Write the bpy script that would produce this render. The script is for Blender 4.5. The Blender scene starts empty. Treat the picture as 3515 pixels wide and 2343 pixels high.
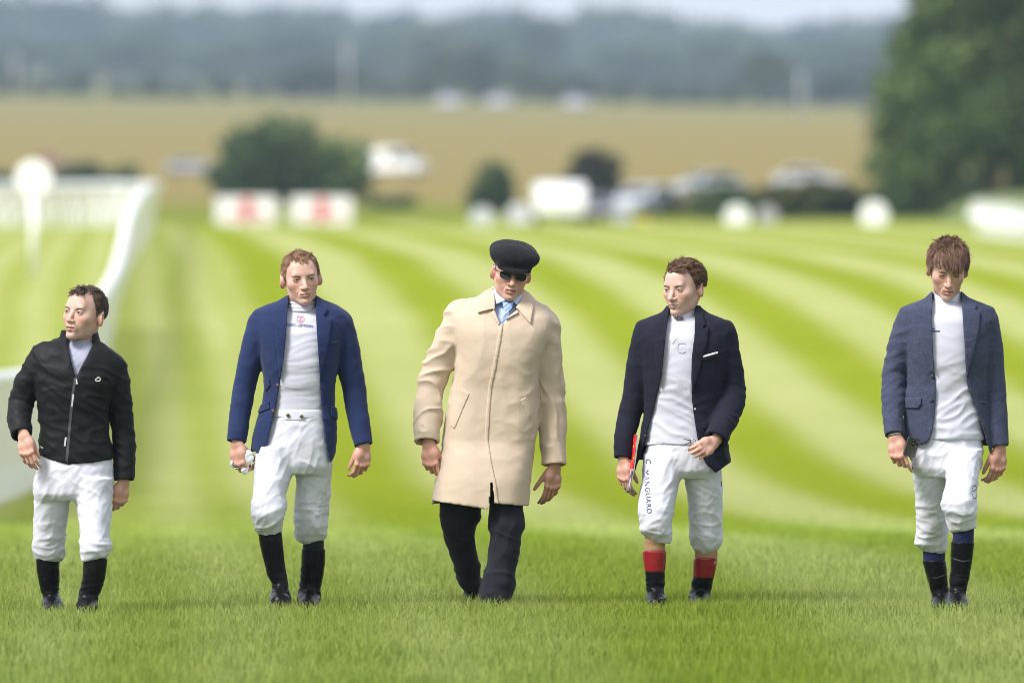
import bpy, bmesh, math, random
import numpy as np
from mathutils import Vector, Matrix, Euler
from mathutils.bvhtree import BVHTree

random.seed(7)
RNG = np.random.default_rng(7)
SC = bpy.context.scene
COL = SC.collection
R = math.radians

# ------------------------------------------------------------------ camera
FOC = 39200.0            # focal length in photo pixels (photo is 3515 px wide)
U0, V0 = 1757.5, 500.0   # principal column, horizon row
HCAM = 2.18
DM = 54.4                # distance of the walking line
cam_d = bpy.data.cameras.new('camera')
cam = bpy.data.objects.new('camera', cam_d)
COL.objects.link(cam)
cam.location = (0, 0, HCAM)
cam.rotation_euler = (R(90), 0, 0)
cam_d.sensor_width = 36.0
cam_d.lens = FOC / 3515 * 36
cam_d.shift_y = (V0 - 1171.5) / 3515
cam_d.clip_start = 1.0
cam_d.clip_end = 20000
cam_d.dof.use_dof = True
cam_d.dof.focus_distance = 53.7
cam_d.dof.aperture_fstop = 3.4
SC.camera = cam

# ------------------------------------------------------------------ sky, sun, exposure
SUN_EL, SUN_AZ = 48.0, -128.0      # azimuth clockwise from +Y (view direction): left and behind the camera
world = bpy.data.worlds.new('World')
SC.world = world
world.use_nodes = True
wn, wl = world.node_tree.nodes, world.node_tree.links
wn.clear()
wout = wn.new('ShaderNodeOutputWorld')
wbg = wn.new('ShaderNodeBackground')
wsky = wn.new('ShaderNodeTexSky')
wsky.sky_type = 'NISHITA'
wsky.sun_disc = False
wsky.sun_elevation = R(SUN_EL)
wsky.sun_rotation = R(SUN_AZ)
wsky.air_density = 1.0
wsky.dust_density = 3.0
wsky.ozone_density = 1.0
whs = wn.new('ShaderNodeHueSaturation')
whs.inputs['Saturation'].default_value = 0.55
wl.new(wsky.outputs[0], whs.inputs['Color'])
# thin high cloud over the whole sky: pale, slightly uneven
wtc = wn.new('ShaderNodeTexCoord'); wno = wn.new('ShaderNodeTexNoise'); wno.inputs['Scale'].default_value = 3.0; wno.inputs['Detail'].default_value = 5
wl.new(wtc.outputs['Generated'], wno.inputs['Vector'])
wcl = wn.new('ShaderNodeMix'); wcl.data_type = 'RGBA'
wl.new(wno.outputs[0], wcl.inputs[0]); wcl.inputs[6].default_value = (3.7, 3.95, 4.45, 1); wcl.inputs[7].default_value = (4.9, 5.05, 5.35, 1)
wmx = wn.new('ShaderNodeMix'); wmx.data_type = 'RGBA'; wmx.inputs[0].default_value = 0.78
wl.new(whs.outputs[0], wmx.inputs[6]); wl.new(wcl.outputs[2], wmx.inputs[7])
wl.new(wmx.outputs[2], wbg.inputs['Color'])
wbg.inputs['Strength'].default_value = 0.115
wl.new(wbg.outputs[0], wout.inputs['Surface'])

sun_d = bpy.data.lights.new('sun', 'SUN')
sun_d.energy = 2.5
sun_d.angle = R(20)
sun_d.color = (1.0, 0.98, 0.955)
sun = bpy.data.objects.new('sun', sun_d)
COL.objects.link(sun)
_el, _az = R(SUN_EL), R(SUN_AZ)
_dir = Vector((math.sin(_az) * math.cos(_el), math.cos(_az) * math.cos(_el), math.sin(_el)))
sun.rotation_euler = _dir.to_track_quat('Z', 'Y').to_euler()
sun.location = _dir * 60 + Vector((0, DM, 0))

SC.view_settings.view_transform = 'Standard'
SC.view_settings.look = 'None'
SC.view_settings.exposure = 1.0
SC.view_settings.gamma = 1.0
SC.view_settings.use_curve_mapping = False
SC.render.engine = 'CYCLES'
SC.cycles.use_denoising = True
SC.cycles.pixel_filter_type = 'BLACKMAN_HARRIS'
SC.cycles.filter_width = 0.95
SC.cycles.max_bounces = 8
SC.cycles.volume_bounces = 1
SC.cycles.transparent_max_bounces = 8
SC.cycles.caustics_reflective = False
SC.cycles.caustics_refractive = False

# ------------------------------------------------------------------ ground profile (camera height above ground by distance)
_PD = np.array([-60, 0, 30, 48, 54.4, 60, 70, 80, 95, 108, 120, 130, 145, 160, 175, 190, 215, 240, 300, 347, 420, 470, 520, 600, 800, 1100, 1500, 2000, 3000, 4500, 9000.])
_PC = np.array([2.18, 2.18, 2.18, 2.175, 2.18, 2.23, 2.46, 2.74, 3.14, 3.40, 3.50, 3.36, 3.05, 2.66, 2.35, 2.14, 2.04, 2.06, 2.22, 2.38, 2.50, 2.30, 2.05, 1.53, 0.05, -2.2, -5.6, -9, -16, -30, -60.])
def _smooth_profile():
    d = np.arange(-60, 9001, 2.0)
    c = np.interp(d, _PD, _PC)
    k = np.hanning(11); k /= k.sum()
    near = np.convolve(np.pad(c, 5, mode='edge'), k, 'valid')
    return d, HCAM - near
_GD, _GZ = _smooth_profile()
_GZ[_GD < 58] = np.minimum(_GZ[_GD < 58], 0.0)
def gz(y):
    return np.interp(y, _GD, _GZ)
def px(u, v, d):
    """photo column/row at distance d -> world point"""
    return Vector(((u - U0) * d / FOC, d, HCAM - (v - V0) * d / FOC))
def gx(u, d):
    return Vector(((u - U0) * d / FOC, d, float(gz(d))))

# ------------------------------------------------------------------ materials
class NT:
    def __init__(s, name):
        s.m = bpy.data.materials.new(name); s.m.use_nodes = True
        s.n, s.l = s.m.node_tree.nodes, s.m.node_tree.links
        s.n.clear()
        s.out = s.n.new('ShaderNodeOutputMaterial')
        s.p = s.n.new('ShaderNodeBsdfPrincipled')
        s.l.new(s.p.outputs[0], s.out.inputs['Surface'])
    def new(s, t, **kw):
        x = s.n.new(t)
        for k, v in kw.items():
            if k.startswith('_'): setattr(x, k[1:], v)
            else: s.set(x.inputs[k.replace('__', ' ')], v)
        return x
    def set(s, inp, v):
        if isinstance(v, bpy.types.NodeSocket): s.l.new(v, inp)
        elif isinstance(v, bpy.types.Node): s.l.new(v.outputs[0], inp)
        else: inp.default_value = v
    def math(s, op, a, b=0.0, c=None):
        x = s.n.new('ShaderNodeMath'); x.operation = op
        s.set(x.inputs[0], a); s.set(x.inputs[1], b)
        if c is not None: s.set(x.inputs[2], c)
        return x.outputs[0]
    def mix(s, f, a, b):
        x = s.n.new('ShaderNodeMix'); x.data_type = 'RGBA'
        s.set(x.inputs[0], f); s.set(x.inputs[6], a); s.set(x.inputs[7], b)
        return x.outputs[2]
    def noise(s, vec, scale, detail=3, rough=0.5):
        x = s.n.new('ShaderNodeTexNoise'); s.set(x.inputs['Vector'], vec)
        x.inputs['Scale'].default_value = scale; x.inputs['Detail'].default_value = detail; x.inputs['Roughness'].default_value = rough
        return x.outputs[0]
    def ramp(s, f, a, b):
        x = s.n.new('ShaderNodeMapRange'); x.interpolation_type = 'SMOOTHSTEP'
        s.set(x.inputs[0], f); x.inputs[1].default_value = a; x.inputs[2].default_value = b
        return x.outputs[0]
    def scale(s, vec, xyz):
        x = s.n.new('ShaderNodeVectorMath'); x.operation = 'MULTIPLY'
        s.set(x.inputs[0], vec); x.inputs[1].default_value = xyz
        return x.outputs[0]
    def bump(s, h, strength, dist=0.01):
        x = s.n.new('ShaderNodeBump'); x.inputs['Strength'].default_value = strength; x.inputs['Distance'].default_value = dist
        s.set(x.inputs['Height'], h); s.l.new(x.outputs[0], s.p.inputs['Normal'])
    def objco(s):
        return s.n.new('ShaderNodeTexCoord').outputs['Object']
    def pos(s):
        return s.n.new('ShaderNodeNewGeometry').outputs['Position']
def c4(c): return (c[0], c[1], c[2], 1.0)
MAT = {}

def mat_cloth(name, col, col2=None, rough=0.85, weave=700, bump=0.25, sheen=0.2, nscale=9, coarse=0.0):
    t = NT(name); o = t.objco()
    n1 = t.noise(o, nscale, 4)
    fine = t.noise(o, weave, 2)
    col2 = col2 or tuple(x * 0.86 for x in col)
    base = t.mix(t.ramp(n1, 0.3, 0.7), c4(col), c4(col2))
    if coarse:
        wx = t.noise(t.scale(o, (60, 60, 900)), 1.0, 2); wz = t.noise(t.scale(o, (900, 900, 60)), 1.0, 2)
        w = t.math('ADD', wx, wz)
        base = t.mix(t.math('MULTIPLY', t.ramp(w, 0.95, 1.35), coarse), base, c4([min(1, x * 3.2 + .02) for x in col]))
    t.set(t.p.inputs['Base Color'], base)
    t.p.inputs['Roughness'].default_value = rough
    t.p.inputs['Sheen Weight'].default_value = sheen
    t.p.inputs['Sheen Roughness'].default_value = 0.5
    t.p.inputs['Specular IOR Level'].default_value = 0.18
    t.bump(t.math('ADD', t.math('MULTIPLY', fine, 0.35), t.noise(o, 55, 3)), bump, 0.004)
    return t.m
def mat_plain(name, col, rough=0.5, metal=0.0, var=0.12, bump=0.0, bscale=40, coat=0.0, spec=0.5):
    t = NT(name); o = t.objco()
    n1 = t.noise(o, 6, 4)
    t.set(t.p.inputs['Base Color'], t.mix(n1, c4([x * (1 - var) for x in col]), c4([min(1, x * (1 + var)) for x in col])))
    t.set(t.p.inputs['Roughness'], t.math('ADD', t.math('MULTIPLY', t.noise(o, 25, 3), 0.2), rough - 0.1))
    t.p.inputs['Metallic'].default_value = metal
    t.p.inputs['Coat Weight'].default_value = coat
    t.p.inputs['Specular IOR Level'].default_value = spec
    if bump: t.bump(t.noise(o, bscale, 4), bump, 0.01)
    return t.m

# ------------------------------------------------------------------ object helpers
def link(name, me, mats, parent=None, smooth=True):
    if isinstance(mats, (list, tuple)):
        for m in mats: me.materials.append(m)
    elif mats is not None: me.materials.append(mats)
    if smooth and len(me.polygons):
        me.polygons.foreach_set('use_smooth', np.ones(len(me.polygons), dtype=bool))
    o = bpy.data.objects.new(name, me); COL.objects.link(o)
    if parent is not None: o.parent = parent
    return o
def tag(o, label=None, cat=None, group=None, kind=None):
    for k, v in (('label', label), ('category', cat), ('group', group), ('kind', kind)):
        if v: o[k] = v
    return o
def empty(name, loc, rz=0.0):
    o = bpy.data.objects.new(name, None); COL.objects.link(o)
    o.location = loc; o.rotation_euler = (0, 0, rz); o.empty_display_size = 0.2
    return o
def mesh_np(name, V, F):
    """V (n,3), F (m,k) constant k"""
    me = bpy.data.meshes.new(name)
    V = np.ascontiguousarray(V, dtype=np.float32); F = np.ascontiguousarray(F, dtype=np.int32)
    k = F.shape[1]
    me.vertices.add(len(V)); me.vertices.foreach_set('co', V.ravel())
    me.loops.add(F.size); me.loops.foreach_set('vertex_index', F.ravel())
    me.polygons.add(len(F))
    me.polygons.foreach_set('loop_start', np.arange(0, F.size, k, dtype=np.int32))
    me.polygons.foreach_set('loop_total', np.full(len(F), k, dtype=np.int32))
    me.update(calc_edges=True)
    return me
class MB:
    """collects boxes / tubes / prisms into one mesh"""
    def __init__(s): s.v, s.f = [], []
    def add(s, vs, fs):
        b = len(s.v); s.v += [tuple(v) for v in vs]; s.f += [tuple(i + b for i in f) for f in fs]
    def box(s, c, size, rot=None):
        x, y, z = (q / 2 for q in size); c = Vector(c)
        vs = [Vector((a, b, d)) for a in (-x, x) for b in (-y, y) for d in (-z, z)]
        if rot is not None: vs = [rot @ v for v in vs]
        s.add([v + c for v in vs], [(0, 1, 3, 2), (4, 6, 7, 5), (0, 4, 5, 1), (2, 3, 7, 6), (0, 2, 6, 4), (1, 5, 7, 3)])
    def tube(s, pts, rad, n=8, cap=True, flat=None):
        pts = [Vector(p) for p in pts]
        if not isinstance(rad, (list, tuple)): rad = [rad] * len(pts)
        rings = []
        for i, p in enumerate(pts):
            t = (pts[min(i + 1, len(pts) - 1)] - pts[max(i - 1, 0)]).normalized()
            up = Vector((0, 0, 1)) if abs(t.z) < 0.9 else Vector((0, 1, 0))
            a = t.cross(up).normalized(); b = t.cross(a).normalized()
            f = flat or 1.0
            rings.append([p + a * math.cos(2 * math.pi * k / n) * rad[i] + b * math.sin(2 * math.pi * k / n) * rad[i] * f for k in range(n)])
        vs = [v for r in rings for v in r]; fs = []
        for i in range(len(pts) - 1):
            for k in range(n):
                fs.append((i * n + k, i * n + (k + 1) % n, (i + 1) * n + (k + 1) % n, (i + 1) * n + k))
        if cap:
            fs.append(tuple(range(n))[::-1]); fs.append(tuple((len(pts) - 1) * n + k for k in range(n)))
        s.add(vs, fs)
    def prism(s, poly, y0, y1):
        """polygon in x,z extruded along y"""
        n = len(poly)
        vs = [(p[0], y0, p[1]) for p in poly] + [(p[0], y1, p[1]) for p in poly]
        fs = [tuple(range(n)), tuple(range(2 * n - 1, n - 1, -1))] + [(i, n + i, n + (i + 1) % n, (i + 1) % n) for i in range(n)]
        s.add(vs, fs)
    def ball(s, c, r, nu=12, nv=8, sc=(1, 1, 1)):
        c = Vector(c); vs = [c + Vector((0, 0, r * sc[2]))]
        for j in range(1, nv):
            ph = math.pi * j / nv
            for i in range(nu):
                th = 2 * math.pi * i / nu
                vs.append(c + Vector((r * sc[0] * math.sin(ph) * math.cos(th), r * sc[1] * math.sin(ph) * math.sin(th), r * sc[2] * math.cos(ph))))
        vs.append(c - Vector((0, 0, r * sc[2])))
        fs = [(0, 1 + i, 1 + (i + 1) % nu) for i in range(nu)]
        for j in range(nv - 2):
            for i in range(nu):
                a = 1 + j * nu
                fs.append((a + i, a + nu + i, a + nu + (i + 1) % nu, a + (i + 1) % nu))
        a = 1 + (nv - 2) * nu
        fs += [(a + i, len(vs) - 1, a + (i + 1) % nu) for i in range(nu)]
        s.add(vs, fs)
    def mesh(s, name):
        me = bpy.data.meshes.new(name); me.from_pydata(s.v, [], s.f); me.update()
        bm = bmesh.new(); bm.from_mesh(me); bmesh.ops.recalc_face_normals(bm, faces=bm.faces); bm.to_mesh(me); bm.free()
        return me
    def build(s, name, mat, parent=None, smooth=False):
        return link(name, s.mesh(name), mat, parent, smooth)
def smooth_by_angle(o, deg=40):
    me = o.data
    bm = bmesh.new(); bm.from_mesh(me)
    for f in bm.faces: f.smooth = True
    for e in bm.edges:
        if len(e.link_faces) == 2 and e.calc_face_angle(0) > R(deg): e.smooth = False
    bm.to_mesh(me); bm.free()
# ================================================================== implicit-surface modelling kit (numpy)
_PERM = np.random.default_rng(3).permutation(256).astype(np.int32)
_PERM = np.concatenate([_PERM, _PERM, _PERM])
_GR = np.random.default_rng(4).normal(size=(256, 3)).astype(np.float32)
_GR /= np.linalg.norm(_GR, axis=1)[:, None]
def pnoise(P):
    """gradient noise, P (n,3) -> (n,) about -0.7..0.7"""
    P = np.asarray(P, dtype=np.float32)
    I = np.floor(P).astype(np.int32); Fr = P - I; I &= 255
    w = Fr * Fr * Fr * (Fr * (Fr * 6 - 15) + 10)
    out = 0
    for dx in (0, 1):
        for dy in (0, 1):
            for dz in (0, 1):
                h = _PERM[_PERM[_PERM[(I[:, 0] + dx) & 255] + ((I[:, 1] + dy) & 255)] + ((I[:, 2] + dz) & 255)]
                g = _GR[h]
                d = g[:, 0] * (Fr[:, 0] - dx) + g[:, 1] * (Fr[:, 1] - dy) + g[:, 2] * (Fr[:, 2] - dz)
                ww = (w[:, 0] if dx else 1 - w[:, 0]) * (w[:, 1] if dy else 1 - w[:, 1]) * (w[:, 2] if dz else 1 - w[:, 2])
                out = out + d * ww
    return out
def ridged(P):
    n = pnoise(P) * 1.6
    return (1 - np.abs(n)) ** 2
def smin(a, b, k):
    if k <= 0: return np.minimum(a, b)
    h = np.clip(0.5 + 0.5 * (b - a) / k, 0, 1)
    return b + (a - b) * h - k * h * (1 - h)
def smax(a, b, k): return -smin(-a, -b, k)
class Field:
    def __init__(s, lo, hi, h):
        s.lo = np.array(lo, dtype=np.float64); s.h = h
        s.n = np.maximum(3, np.ceil((np.array(hi) - s.lo) / h).astype(int) + 1)
        s.ax = [(s.lo[i] + h * np.arange(s.n[i])).astype(np.float32) for i in range(3)]
        s.D = np.full(tuple(s.n), 0.25, dtype=np.float32)
    def sl(s, lo, hi):
        a = np.clip(np.floor((np.array(lo) - s.lo) / s.h).astype(int), 0, s.n - 1)
        b = np.clip(np.ceil((np.array(hi) - s.lo) / s.h).astype(int) + 1, 1, s.n)
        return tuple(slice(int(a[i]), int(max(b[i], a[i] + 1))) for i in range(3))
    def co(s, S):
        return s.ax[0][S[0]][:, None, None], s.ax[1][S[1]][None, :, None], s.ax[2][S[2]][None, None, :]
    def op(s, fn, lo, hi, k=0.0, mode='u'):
        pad = k + 3 * s.h + 0.012
        S = s.sl(np.array(lo) - pad, np.array(hi) + pad)
        d = fn(*s.co(S))
        if mode == 'u': s.D[S] = smin(s.D[S], d, k)
        elif mode == 's': s.D[S] = smax(s.D[S], -d, k)
        return s
    def ell(s, c, r, k=0.0, mode='u', rot=None):
        c = np.array(c, dtype=np.float32); r = np.array(r, dtype=np.float32)
        m = float(max(r)) if rot is not None else r
        def fn(X, Y, Z):
            x, y, z = X - c[0], Y - c[1], Z - c[2]
            if rot is not None:
                M = rot
                x, y, z = (M[0][0] * x + M[1][0] * y + M[2][0] * z, M[0][1] * x + M[1][1] * y + M[2][1] * z, M[0][2] * x + M[1][2] * y + M[2][2] * z)
            k0 = np.sqrt((x / r[0]) ** 2 + (y / r[1]) ** 2 + (z / r[2]) ** 2)
            k1 = np.sqrt((x / r[0] ** 2) ** 2 + (y / r[1] ** 2) ** 2 + (z / r[2] ** 2) ** 2) + 1e-6
            return k0 * (k0 - 1) / k1
        return s.op(fn, c - m, c + m, k, mode)
    def cone(s, a, b, ra, rb, k=0.0, mode='u', squash=None):
        """tapered capsule; squash=(axis vec, factor<1) flattens it along axis"""
        a = np.array(a, dtype=np.float32); b = np.array(b, dtype=np.float32); ab = b - a; L2 = float(ab @ ab) + 1e-9
        rm = max(ra, rb)
        def fn(X, Y, Z):
            x, y, z = X - a[0], Y - a[1], Z - a[2]
            t = np.clip((x * ab[0] + y * ab[1] + z * ab[2]) / L2, 0, 1)
            x, y, z = x - t * ab[0], y - t * ab[1], z - t * ab[2]
            if squash is not None:
                n, f = squash; q = x * n[0] + y * n[1] + z * n[2]; g = q * (1 / f - 1)
                x, y, z = x + g * n[0], y + g * n[1], z + g * n[2]
            return np.sqrt(x * x + y * y + z * z) - (ra + (rb - ra) * t)
        return s.op(fn, np.minimum(a, b) - rm, np.maximum(a, b) + rm, k, mode)
    def chain(s, pts, rads, k=0.012, mode='u', squash=None, kj=0.0):
        """smooth union of a whole tapered chain at once"""
        F = Field.__new__(Field); F.lo, F.h, F.n, F.ax = s.lo, s.h, s.n, s.ax; F.D = np.full_like(s.D, 0.25)
        for i in range(len(pts) - 1): F.cone(pts[i], pts[i + 1], rads[i], rads[i + 1], kj, 'u', squash)
        if mode == 'u': s.D = smin(s.D, F.D, k)
        else: s.D = smax(s.D, -F.D, k)
        return s
    def grad_norm(s, D):
        gx_, gy_, gz_ = np.gradient(D, s.h)
        return D / np.maximum(np.sqrt(gx_ ** 2 + gy_ ** 2 + gz_ ** 2), 0.35)
def cr(ts, xs, n=160):
    """smooth (monotone cubic) resample of a table; returns callable"""
    ts = np.array(ts, dtype=float); xs = np.array(xs, dtype=float)
    o = np.argsort(ts); ts, xs = ts[o], xs[o]
    if len(ts) < 3:
        return lambda t: np.interp(t, ts, xs)
    h = np.diff(ts); d = np.diff(xs) / h
    m = np.empty_like(xs); m[0], m[-1] = d[0], d[-1]
    for i in range(1, len(xs) - 1):
        m[i] = 0 if d[i - 1] * d[i] <= 0 else 2 * d[i - 1] * d[i] / (d[i - 1] + d[i])
    def f(t):
        t = np.clip(t, ts[0], ts[-1]); i = np.clip(np.searchsorted(ts, t) - 1, 0, len(h) - 1)
        q = (t - ts[i]) / h[i]
        return ((2 * q ** 3 - 3 * q ** 2 + 1) * xs[i] + (q ** 3 - 2 * q ** 2 + q) * h[i] * m[i] + (-2 * q ** 3 + 3 * q ** 2) * xs[i + 1] + (q ** 3 - q ** 2) * h[i] * m[i + 1])
    return f
def loft_fn(rows, p=2.2, grow=0.0):
    """rows of (z, xl, xr, yc, ry). returns fn(X,Y,Z) -> radial distance of the horizontal sections"""
    z = [r[0] for r in rows]
    fl, fr, fy, fd = (cr(z, [r[i] for r in rows]) for i in (1, 2, 3, 4))
    def fn(X, Y, Z):
        zz = np.asarray(Z).ravel(); sh = (1, 1, -1)
        xl, xr, yc, ry = (f(zz).astype(np.float32).reshape(sh) for f in (fl, fr, fy, fd))
        rx = (xr - xl) / 2 + grow; cx = (xl + xr) / 2; ry = ry + grow
        dx, dy = X - cx, Y - yc
        q = (np.abs(dx / rx) ** p + np.abs(dy / ry) ** p) ** (1 / p) + 1e-5
        rho = np.sqrt(dx * dx + dy * dy)
        return np.where(q < 0.25, -0.75 * np.minimum(rx, ry) + 0 * rho, rho * (1 - 1 / q))
    return fn
def surface_nets(F, iso=0.0, smooth=1):
    D = F.D - iso
    S = D < 0
    n = D.shape
    c = np.zeros(tuple(q - 1 for q in n), dtype=np.int8)
    for i in (0, 1):
        for j in (0, 1):
            for k in (0, 1):
                c += S[i:n[0] - 1 + i, j:n[1] - 1 + j, k:n[2] - 1 + k]
    act = (c > 0) & (c < 8)
    I = np.argwhere(act)
    if len(I) == 0: return np.zeros((0, 3)), np.zeros((0, 4), int)
    acc = np.zeros((len(I), 3)); cnt = np.zeros(len(I))
    corners = [(i, j, k) for i in (0, 1) for j in (0, 1) for k in (0, 1)]
    vals = {q: D[I[:, 0] + q[0], I[:, 1] + q[1], I[:, 2] + q[2]] for q in corners}
    for a in corners:
        for ax in range(3):
            if a[ax] == 0:
                b = list(a); b[ax] = 1; b = tuple(b)
                d0, d1 = vals[a], vals[b]; m = (d0 < 0) != (d1 < 0)
                t = np.where(m, d0 / np.where(d0 == d1, 1, d0 - d1), 0)
                P = np.tile(np.array(a, dtype=float), (len(I), 1)); P[:, ax] = t
                acc[m] += P[m]; cnt[m] += 1
    V = F.lo + F.h * (I + acc / np.maximum(cnt, 1)[:, None])
    idx = np.full(act.shape, -1, dtype=np.int64); idx[act] = np.arange(len(I))
    faces = []
    for ax in range(3):
        o1, o2 = [(1, 2), (2, 0), (0, 1)][ax]
        A = [slice(1, -1)] * 3; A[ax] = slice(0, n[ax] - 1); B = list(A); B[ax] = slice(1, n[ax])
        s0, s1 = S[tuple(A)], S[tuple(B)]
        E = np.argwhere(s0 != s1)
        if len(E) == 0: continue
        flip = s0[E[:, 0], E[:, 1], E[:, 2]]
        E = E.copy(); E[:, o1] += 1; E[:, o2] += 1
        def cell(d1, d2):
            q = E.copy(); q[:, o1] -= d1; q[:, o2] -= d2
            return idx[q[:, 0], q[:, 1], q[:, 2]]
        Q = np.stack([cell(1, 1), cell(0, 1), cell(0, 0), cell(1, 0)], 1)
        Q[~flip] = Q[~flip][:, ::-1]
        faces.append(Q)
    Fq = np.concatenate(faces); Fq = Fq[(Fq >= 0).all(1)]
    for _ in range(smooth):
        s_ = np.zeros_like(V); w = np.zeros(len(V))
        for a, b in ((0, 1), (1, 2), (2, 3), (3, 0)):
            for p, q in ((a, b), (b, a)):
                for ax in range(3): s_[:, ax] += np.bincount(Fq[:, p], V[Fq[:, q], ax], len(V))
                w += np.bincount(Fq[:, p], minlength=len(V))
        V = V * 0.5 + 0.5 * s_ / np.maximum(w, 1)[:, None]
    return V, Fq
def vnormals(V, Fq):
    n = np.cross(V[Fq[:, 2]] - V[Fq[:, 0]], V[Fq[:, 3]] - V[Fq[:, 1]])
    N = np.zeros_like(V)
    for k in range(4):
        for ax in range(3): N[:, ax] += np.bincount(Fq[:, k], n[:, ax], len(V))
    return N / np.maximum(np.linalg.norm(N, axis=1), 1e-9)[:, None]
def cut_islands(V, Fq, minv=60):
    """drop tiny loose pieces left by clipping"""
    n = len(V); lab = np.arange(n)
    for _ in range(400):
        m = lab[Fq].min(1); new = lab.copy()
        for k in range(4): np.minimum.at(new, Fq[:, k], m)
        new = new[new]
        if (new == lab).all(): break
        lab = new
    cnt = np.bincount(lab, minlength=n); keep = cnt[lab] >= minv
    remap = np.cumsum(keep) - 1
    fk = keep[Fq].all(1)
    return V[keep], remap[Fq[fk]]
def poly_sdf(poly):
    """2-D signed distance to a polygon (x,z), negative inside; returns fn(X,Z)"""
    P = np.array(poly, dtype=np.float32)
    def fn(X, Z):
        X, Z = np.broadcast_arrays(X, Z)
        d = np.full(X.shape, 1e9, dtype=np.float32); ins = np.zeros(X.shape, dtype=bool)
        for i in range(len(P)):
            a, b = P[i], P[(i + 1) % len(P)]; e = b - a
            wx, wz = X - a[0], Z - a[1]
            t = np.clip((wx * e[0] + wz * e[1]) / (e @ e + 1e-12), 0, 1)
            d = np.minimum(d, (wx - e[0] * t) ** 2 + (wz - e[1] * t) ** 2)
            c = ((a[1] <= Z) & (b[1] > Z)) | ((b[1] <= Z) & (a[1] > Z))
            with np.errstate(divide='ignore', invalid='ignore'):
                xi = a[0] + (Z - a[1]) * e[0] / (e[1] if abs(e[1]) > 1e-9 else 1e-9)
            ins ^= c & (X < xi)
        return np.where(ins, -1, 1) * np.sqrt(d)
    return fn
# ================================================================== the course, the field and the wooded hills
STR_B = (400.0 - U0) / FOC          # plan direction of the mowing stripes
def stripe_nodes(t):
    """0..1 stripe value from the plan position"""
    s = t.new('ShaderNodeSeparateXYZ'); t.l.new(t.pos(), s.inputs[0])
    X, Y = s.outputs[0], s.outputs[1]
    a = t.math('SUBTRACT', X, t.math('MULTIPLY', Y, STR_B))
    wob = t.noise(t.scale(t.pos(), (0.05, 0.02, 0.0)), 1.0, 2)
    a = t.math('ADD', a, t.math('MULTIPLY', t.math('SUBTRACT', wob, 0.5), 0.7))
    w = t.math('SINE', t.math('MULTIPLY', t.math('SUBTRACT', a, 3.16), 2 * math.pi / 2.35))
    v = t.ramp(w, -0.95, 0.95)
    return v, X, Y, a
def turf_color(t):
    v, X, Y, a = stripe_nodes(t)
    n = t.ramp(t.math('ADD', t.math('MULTIPLY', t.noise(t.scale(t.pos(), (1, 0.35, 0)), 0.9, 5, 0.65), 0.6), t.math('MULTIPLY', t.noise(t.scale(t.pos(), (1, 0.4, 0)), 0.14, 3), 0.4)), 0.28, 0.72)
    dark = t.mix(n, (0.180, 0.232, 0.012, 1), (0.236, 0.278, 0.022, 1))
    light = t.mix(n, (0.305, 0.340, 0.105, 1), (0.380, 0.392, 0.160, 1))
    weak = t.ramp(t.math('SUBTRACT', 2.1, a), 0.0, 0.6)
    thin = t.math('ADD', 0.62, t.math('MULTIPLY', t.math('SINE', t.math('MULTIPLY', t.math('SUBTRACT', a, 0.32), 2 * math.pi / 0.86)), 0.26))
    v = t.math('ADD', t.math('MULTIPLY', v, t.math('SUBTRACT', 1.0, weak)), t.math('MULTIPLY', weak, thin))
    return t.mix(v, dark, light), Y
def ground_material():
    t = NT('turf_and_field')
    turf, Y = turf_color(t)
    pn = t.noise(t.scale(t.pos(), (0.04, 0.02, 0)), 1.0, 4)
    fine = t.noise(t.scale(t.pos(), (0.5, 0.12, 0)), 1.0, 4)
    dk = t.new('ShaderNodeHueSaturation'); t.set(dk.inputs['Color'], turf); t.set(dk.inputs['Value'], t.math('ADD', 0.76, t.math('MULTIPLY', t.ramp(Y, 78, 175), 0.24))); turf = dk.outputs[0]  # shade painted into nearer turf so the sheet matches the self-shadowed blades
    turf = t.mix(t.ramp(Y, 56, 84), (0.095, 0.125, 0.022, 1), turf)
    rough = t.mix(pn, (0.125, 0.155, 0.025, 1), (0.205, 0.225, 0.035, 1))
    field = t.mix(fine, (0.195, 0.156, 0.054, 1), (0.248, 0.200, 0.080, 1))
    field = t.mix(t.ramp(Y, 900, 1400), field, (0.198, 0.182, 0.070, 1))
    c = t.mix(t.ramp(t.math('ADD', Y, t.math('MULTIPLY', pn, 30)), 358, 372), turf, rough)
    c = t.mix(t.ramp(t.math('ADD', Y, t.math('MULTIPLY', pn, 120)), 470, 560), c, field)
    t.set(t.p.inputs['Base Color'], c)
    t.p.inputs['Roughness'].default_value = 0.95
    t.p.inputs['Specular IOR Level'].default_value = 0.0
    t.bump(t.noise(t.scale(t.pos(), (20, 20, 0)), 1.0, 3), 0.6, 0.04)
    return t.m
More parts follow.
